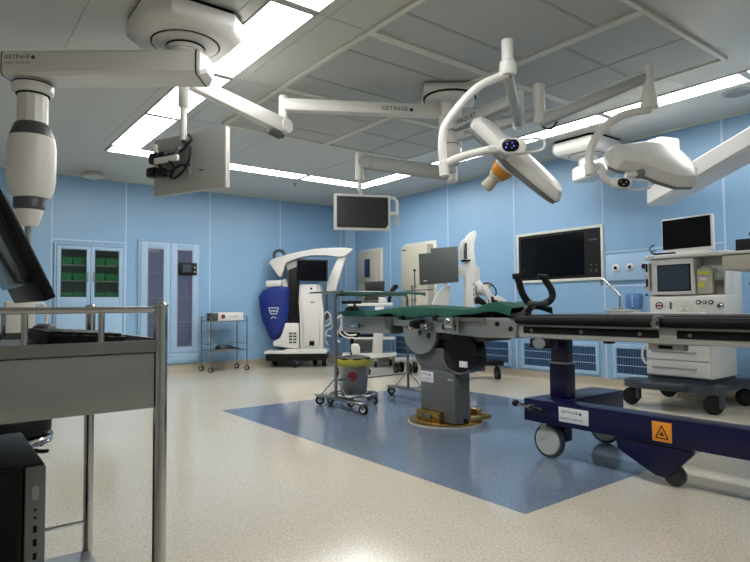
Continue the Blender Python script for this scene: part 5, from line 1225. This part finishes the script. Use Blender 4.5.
for z in (1.31, 1.20, 1.12): MB().cyl((5.76, 2.96, z), (5.76, 2.975, z), 0.01).build('knob', 'ink', t)
# front panel controls
MB().lathe((5.7495, 2.835, 1.01), [(0.036, -0.001), (0.036, 0.002), (0.026, 0.0022), (0.001, 0.0022)], 26, axis=(-1, 0, 0)).build('no_entry_sign', 'paper', t)
m = MB(); rp = [(5.746, 2.835 + 0.033 * math.cos(a), 1.01 + 0.033 * math.sin(a)) for a in [2 * PI * k / 26 for k in range(27)]]
m.tube(rp, 0.005, seg=6, smooth=False); m.beam((5.746, 2.86, 1.01), (5.746, 2.81, 1.01), 0.012, 0.014); m.build('sign_ring', 'red', t)
MB().box((5.745, 2.715, 0.975), (5.751, 2.735, 1.045), 0.002).build('gauge', 'dgrey', t)
MB().box((5.7465, 2.52, 0.95), (5.7505, 2.67, 1.055), 0.001).build('panel_insert', 'offwhite', t)
for yy in (2.625, 2.57): MB().lathe((5.747, yy, 0.975), [(0.014, 0), (0.012, 0.014), (0.001, 0.014)], 16, axis=(-1, 0, 0)).build('dial', 'white', t)
for yy, r_ in ((2.465, 0.022), (2.41, 0.018), (2.355, 0.022)):
    g_ = MB().lathe((5.7495, yy, 1.04), [(r_, 0), (r_, 0.01), (r_ * 0.8, 0.012), (0.001, 0.0115)], 22, axis=(-1, 0, 0)).build('gauge', 'dgrey', t)
    MB().lathe((5.738, yy, 1.04), [(r_ * 0.78, 0), (0.001, 0.0008)], 20, axis=(-1, 0, 0)).build('gauge_face', 'paper', g_)
MB().lathe((5.75, 2.275, 1.005), [(0.032, 0), (0.026, 0.02), (0.018, 0.03), (0.001, 0.03)], 22, axis=(-1, 0, 0)).build('flush_button', 'chrome', t)
# vaporiser in the niche
m = MB(); m.box((5.78, 2.36, 1.115), (5.90, 2.495, 1.36), 0.02, 3); m.lathe((5.84, 2.43, 1.36), [(0.05, 0), (0.05, 0.02), (0.02, 0.024)], 24); vp = m.build('vaporiser', 'beige', t)
m = MB(); m.box((5.777, 2.375, 1.30), (5.7805, 2.48, 1.335)); m.build('label', 'yellow_label', vp)
m = MB(); m.box((5.777, 2.42, 1.18), (5.7805, 2.47, 1.235)); m.build('label', 'yellow_label', vp)
MB().box((5.777, 2.40, 1.245), (5.7805, 2.46, 1.275)).build('label', 'paper', vp)
MB().box((5.83, 2.256, 1.245), (5.90, 2.358, 1.325), 0.004).build('back_bar', 'bar_green', t)
# monitor on top
bt = thing('patient_monitor', 'white-framed patient monitor standing on the anaesthesia machine', 'monitor', (5.9, 2.54, 1.5155))
mcn = Vector((5.86, 2.61, 1.715)); my = Vector((-0.10, -1, 0)).normalized(); mnn = Vector((-1, 0.10, 0)).normalized()
def mb_(a, b, c=0): return mcn + my * a + UP * b + mnn * c
def mbs(m, a0, a1, b0, b1, c0, c1, bev=0.0): return m.hexa([mb_(a0, b0, c0), mb_(a1, b0, c0), mb_(a1, b1, c0), mb_(a0, b1, c0), mb_(a0, b0, c1), mb_(a1, b0, c1), mb_(a1, b1, c1), mb_(a0, b1, c1)], bev)
ho = mbs(MB(), -0.25, 0.255, -0.175, 0.165, -0.05, 0.0, 0.012).build('housing', 'white', bt)
mbs(MB(), -0.238, 0.238, -0.145, 0.15, 0.0, 0.003).build('screen', 'screen', ho)
mbs(MB(), -0.16, 0.20, -0.199, -0.176, -0.09, 0.03, 0.008).build('stand', 'white', bt)
lb_ = thing('cable', 'black cable bundle beside the monitor on top of the anaesthesia machine', 'cable', (5.80, 2.87, 1.5155))
MB().tube([(5.78, 2.78, 1.522), (5.77, 2.86, 1.53), (5.78, 2.92, 1.56), (5.82, 2.95, 1.60), (5.86, 2.92, 1.63)], 0.006, seg=8).build('strand', 'rubber', lb_)
MB().tube([(5.77, 2.80, 1.522), (5.765, 2.88, 1.523), (5.80, 2.93, 1.55), (5.84, 2.90, 1.57)], 0.005, seg=8).build('strand', 'rubber', lb_)
MB().box((5.765, 2.68, 1.5155), (5.80, 2.86, 1.535), 0.006).build('plug_block', 'black', lb_)
hs = thing('hose', 'dark blue hose hanging behind the right side of the anaesthesia machine', 'hose', (6.3, 2.15, 0.95))
MB().tube([(6.25, 2.21, 1.22), (6.30, 2.12, 1.18), (6.33, 2.04, 1.08), (6.33, 2.04, 0.98), (6.30, 2.08, 0.88)], 0.014, seg=10).build('hose', 'navy', hs)
MB().tube([(6.60, 2.05, 1.42), (6.58, 1.95, 1.30), (6.58, 1.90, 1.15), (6.60, 1.97, 1.0), (6.62, 2.02, 0.9)], 0.006, seg=8).build('wire', 'rubber', hs)

# ================================================================ imaging workstation behind the table
IC = Vector((5.995, 5.585, 0)); IS = 8.0 / 578.8
t = thing('imaging_workstation', 'tall white imaging column with a grey monitor seen from behind, past the table', 'imaging device', tuple(IC))
def iq(px, py, v=0.0): return DX(IC, (px - 472) * IS, v, 1.022 + (306.0 - py) * IS)
def ip(name, pts, v0, v1, m_, bev=0.008, parent=None): return MB().prism([iq(x, y, v0) for x, y in pts], AW * (v1 - v0), bev).build(name, m_, parent or t)
ip('column', [(465.5, 240), (474.5, 236), (475, 262), (475, 360), (466, 360)], -0.10, 0.12, 'white')
ip('column_top', [(467.5, 240), (469, 235), (472, 231.5), (475.5, 230), (478, 231), (478, 236), (475, 242), (474.5, 250), (476, 262), (478, 264), (478, 300), (475.2, 300), (475, 262), (468, 262)], -0.06, 0.14, 'white', 0.01)
ip('shroud', [(461.2, 261), (461.5, 248), (463, 241), (465.5, 238), (467, 238.5), (465.5, 244), (464.5, 252), (464, 261)], -0.08, 0.10, 'white', 0.006)
ip('handle_bar', [(461.5, 260), (470.5, 259.5), (470.5, 261.5), (461.5, 262)], -0.14, -0.105, 'black', 0.003)
ip('inner_panel', [(465.2, 243), (467.5, 243), (467.5, 259), (465.2, 259)], -0.105, -0.10, 'dgrey', 0)
ip('bracket', [(458, 265), (470, 264.5), (470, 275), (458, 276)], -0.09, -0.0, 'white')
mo = ip('monitor', [(419, 253.5), (458.3, 251), (458.5, 282), (419.6, 284.8)], -0.13, -0.085, 'grey_mon', 0.008)
ip('brand_line', [(423.5, 280.2), (427, 280), (427, 281), (423.5, 281.2)], -0.1315, -0.130, 'paper', 0, mo)
ip('second_screen', [(433.5, 246), (461, 244), (461, 264), (433.5, 266)], 0.18, 0.22, 'grey_mon', 0.006)
ip('screen_post', [(446, 262), (450, 262), (450, 352), (446, 352)], 0.19, 0.24, 'mount_grey', 0.006)
ip('leaning_arm', [(452, 285), (446, 285), (440, 290.5), (435, 298), (432.5, 305), (432.5, 320), (443, 320), (449.5, 305), (450.2, 292)], 0.0, 0.10, 'white', 0.02)
ip('side_housing', [(478.3, 266), (480.5, 267), (481, 281), (481, 296), (478.3, 296)], -0.04, 0.12, 'white', 0.006)
m = MB(); m.beam(iq(477, 282, -0.05), iq(486, 294, -0.05), 0.12, 0.10, 0.02); m.build('link', 'white', t)
m = MB(); m.beam(iq(483, 284, -0.10), iq(490, 299, -0.10), 0.10, 0.09, 0.02); m.build('link', 'white', t)
for a, b in ((479.5, 290), (488, 286.5)):
    m = MB(); m.ball(iq(a, b, -0.1), 0.045); m.build('joint', 'offwhite', t)
m = MB(); m.loft([[iq(x, y, -0.12) + (UP * math.cos(a) * 0.052 + AW * math.sin(a) * 0.06) * k for a in [2 * PI * i / 16 for i in range(16)]] for x, y, k in ((486, 303, 0.5), (489, 301, 1.1), (496, 299.5, 1.2), (502, 301.5, 1.0), (507, 304, 0.5))]); m.build('scanner_head', 'offwhite', t)
m = MB(); m.loft([[iq(x, y, -0.14) + (UP * math.cos(a) * 0.055 + AW * math.sin(a) * 0.05) * k for a in [2 * PI * i / 16 for i in range(16)]] for x, y, k in ((487, 302, 0.5), (490, 300.5, 1.0), (495, 300.5, 1.0), (499, 303, 0.7))]); m.build('head_collar', 'black', t)
m = MB(); m.loft([[iq(x, y, -0.10) + (UP * math.cos(a) * 0.05 + AW * math.sin(a) * 0.05) * k for a in [2 * PI * i / 16 for i in range(16)]] for x, y, k in ((474.5, 301, 0.8), (478, 300, 1.1), (484, 303, 0.8), (487, 306, 0.5))]); m.build('grip', 'black', t)
MB().tube([iq(482.5, 284, -0.15), iq(488, 283.5, -0.15), iq(493, 287, -0.15), iq(495.3, 293, -0.15), iq(493, 299, -0.15)], 0.010, seg=8).build('cable', 'rubber', t)
for k in range(4): ip('marking', [(473.2, 283 + k * 5), (474.0, 283 + k * 5), (474.0, 286 + k * 5), (473.2, 286 + k * 5)], -0.1015, -0.1005, 'dgrey', 0)
ip('base', [(440, 361), (504, 361), (504, 366), (440, 366)], -0.02, 0.22, 'black', 0.01)
ip('power_unit', [(455, 330), (486, 330), (486, 372), (455, 372)], 0.02, 0.30, 'dgrey', 0.02)
for px, v in ((443, 0.14), (443, 0.3), (499, 0.05), (499, 0.18)):
    p = iq(px, 370, v); caster(t, p.x, p.y, 0.065, 0.05, 0.17, ANG, 'dgrey', 'rubber', 'black')

# black five-caster foot with a thin drip stand between table and wall
SCN = Vector((5.78, 6.82, 0)); SS = 8.7 / 578.8
def sq_(px, py, v=0.0): return DX(SCN, (px - 404) * SS, v, 1.022 + (306.6 - py) * SS)
t = thing('drip_stand', 'thin steel double-rod stand with a black tip on a black wheeled foot', 'stand', tuple(SCN))
for px, y0, dv in ((417.2, 270.5, 0), (414.5, 285, 0.05)):
    MB().cyl(sq_(px, y0, dv), sq_(px, 368, dv), 0.012, seg=12).build('rod', 'steel', t)
m = MB(); m.ball(sq_(417.2, 269.5, 0), 0.022); m.build('tip', 'black', t)
for y in (286, 300, 320): MB().boxc(sq_(416, y, 0.02), (0.09, 0.05, 0.035), rz=ANG, bev=0.006).build('clamp', 'grey', t)
m = MB(); m.prism([sq_(396, 362, -0.16), sq_(419, 362, -0.12), sq_(419, 362, 0.16), sq_(396, 362, 0.12)], (0, 0, 0.045), 0.01); m.build('foot', 'mount_grey', t)
for px, v in ((397, -0.12), (403, 0.12), (410, -0.14), (417, 0.08)):
    p = sq_(px, 370, v); caster(t, p.x, p.y, 0.07, 0.05, 0.17, ANG + 0.3, 'dgrey', 'rubber', 'black')

# ================================================================ white trolley with a laptop
WC = Vector((6.02, 7.95, 0)); WS = 9.95 / 578.8
t = thing('ultrasound_cart', 'low white equipment cart with open shelves near the far corner', 'cart', tuple(WC))
def wq(px, py, v=0.0): return DX(WC, (px - 372) * WS, v, 1.022 + (306.8 - py) * WS)
def wp(name, pts, v0, v1, m_, bev=0.008, parent=None): return MB().prism([wq(x, y, v0) for x, y in pts], AW * (v1 - v0), bev).build(name, m_, parent or t)
wp('lower_shelf', [(344, 353), (397.5, 352), (397.5, 355.5), (372, 357), (344, 356.5)], -0.22, 0.25, 'white', 0.01)
wp('middle_shelf', [(350, 336.5), (396, 337), (396, 339), (350, 338.5)], -0.20, 0.25, 'white', 0.006)
wp('side_panel', [(377, 305), (386, 305), (383.5, 352.5), (373.5, 352.5)], -0.21, -0.17, 'white', 0.006)
wp('side_panel', [(356, 305), (359, 305), (355, 352.5), (352.5, 352.5)], -0.05, 0.22, 'offwhite', 0.006)
wp('back_panel', [(356, 338.8), (376, 338.8), (375, 352.5), (355, 352.5)], 0.20, 0.22, 'mount_grey', 0)
wp('top_shelf', [(350, 303), (394, 303), (394, 306), (350, 306)], -0.22, 0.25, 'white', 0.008)
for px, v in ((349, -0.1), (377, -0.15), (392, 0.15), (360, 0.18)):
    p = wq(px, 360, v); caster(t, p.x, p.y, 0.055, 0.04, 0.155, ANG, 'dgrey', 'rubber', 'white')
dv_ = thing('recorder', 'flat black device lying on the middle shelf of the white cart', 'device', tuple(wq(366, 336, 0)))
m = MB(); m.prism([wq(355, 334.0, -0.16), wq(375, 334.0, -0.16), wq(375, 336.3, -0.16), wq(355, 336.3, -0.16)], AW * 0.3, 0.004); m.build('case', 'black', dv_)
lp = thing('laptop', 'open black laptop on top of the low white cart', 'laptop', tuple(wq(377, 303, 0)))
m = MB(); m.prism([wq(366.8, 281.5, 0.02), wq(386.8, 281, 0.02), wq(386.3, 297, -0.03), wq(367.2, 297.5, -0.03)], AW * 0.02, 0.003); m.build('lid', 'black', lp)
m = MB(); m.prism([wq(366, 297.8, -0.10), wq(387, 297.4, -0.10), wq(387, 299.2, -0.10), wq(366, 299.6, -0.10)], AW * 0.26, 0.002); m.build('keyboard_base', 'black', lp)
m = MB(); m.prism([wq(365, 299.8, -0.12), wq(380, 299.6, -0.12), wq(380, 302.8, -0.12), wq(365, 302.8, -0.12)], AW * 0.28, 0.004); m.build('dock', 'dgrey', lp)
pb = thing('probe_holder', 'curved black handpiece in a white holder right of the laptop', 'probe', tuple(wq(391, 303, 0)))
m = MB(); m.tube([wq(391, 302.5, -0.12), wq(391.5, 297, -0.12), wq(394, 291, -0.12), wq(397, 287, -0.12)], 0.028, seg=12, r1=0.045); m.ball(wq(397.3, 287, -0.12), 0.05, sc=(1, 1, 0.8)); m.build('handpiece', 'black', pb)
m = MB(); m.prism([wq(380.5, 297, -0.2), wq(387, 298, -0.2), wq(389, 302.8, -0.2), wq(380.5, 302.8, -0.2)], AW * 0.1, 0.01); m.build('holder', 'white', pb)

# ================================================================ black surgeon's chair
KC = Vector((5.10, 7.20, 0)); KS = 8.8 / 578.8
t = thing('surgeon_chair', 'black chair with an armrest, between the white tower and the table head', 'chair', tuple(KC))
def kq(px, py, v=0.0): return DX(KC, (px - 341) * KS, v, 1.022 + (307.1 - py) * KS)
def kp_(name, pts, v0, v1, m_, bev=0.02, parent=None): return MB().prism([kq(x, y, v0) for x, y in pts], AW * (v1 - v0), bev).build(name, m_, parent or t)
kp_('armrest', [(331, 301), (351, 301), (351, 304), (331, 304)], -0.10, 0.02, 'pad', 0.012)
kp_('backrest', [(336, 306), (347, 306), (349, 312), (346, 328), (334, 326), (331.5, 316), (333, 310)], 0.16, 0.26, 'pad', 0.03)
MB().tube([kq(344, 304, -0.04), kq(344, 312, 0.0), kq(342, 322, 0.12)], 0.018, seg=10).build('arm_support', 'black', t)
kp_('seat', [(329, 331), (349, 331), (350, 334), (349, 337), (329, 337), (328, 334)], -0.22, 0.22, 'pad', 0.03)
MB().cyl(kq(341, 337.2, 0.0), kq(341, 367, 0.0), 0.03, None, 20).build('column', 'black', t)
p = kq(341, 360)
for k in range(5):
    a = 2 * PI * k / 5 + 0.5; e = Vector((p.x + 0.26 * math.cos(a), p.y + 0.26 * math.sin(a), 0))
    MB().beam((p.x, p.y, 0.14), (e.x, e.y, 0.10), 0.05, 0.03, 0.006).build('foot', 'black', t)
    caster(t, e.x, e.y, 0.035, 0.03, 0.09, a, 'dgrey', 'rubber', 'black')
wt = thing('pedestal', 'small white pedestal with a grey foot beside the black chair', 'pedestal', tuple(kq(346, 355, -0.4)))
m = MB(); m.prism([kq(341, 342.5, -0.42), kq(347.5, 342.5, -0.42), kq(349.5, 346, -0.42), kq(349.5, 352, -0.42), kq(342, 352, -0.42), kq(341, 347, -0.42)], AW * 0.16, 0.015); m.build('body', 'white', wt)
c_ = kq(342, 356, -0.36); MB().prism([(c_.x - 0.2, c_.y - 0.1, 0.0), (c_.x + 0.16, c_.y - 0.16, 0.0), (c_.x + 0.2, c_.y + 0.1, 0.0), (c_.x - 0.1, c_.y + 0.16, 0.0)], (0, 0, 0.04), 0.01).build('foot', 'mount_grey', wt)
zt = kq(345, 352, -0.35); MB().cyl((zt.x, zt.y, 0.04), (zt.x, zt.y, zt.z), 0.05, None, 20).build('neck', 'white', wt)
ch = thing('hose', 'loose white tubing hanging between the white tower and the black chair', 'hose', tuple(kq(330, 330, -0.2)))
for pth in ([(326, 320), (330, 316), (332, 322), (330, 331), (335, 336), (344, 337)], [(325, 326), (328, 331), (326, 337), (330, 341)], [(331, 313), (331.5, 320), (332, 328), (338, 334), (346, 334)]):
    MB().tube([kq(a, b, -0.28) for a, b in pth], 0.012, seg=8).build('tube', 'offwhite', ch)
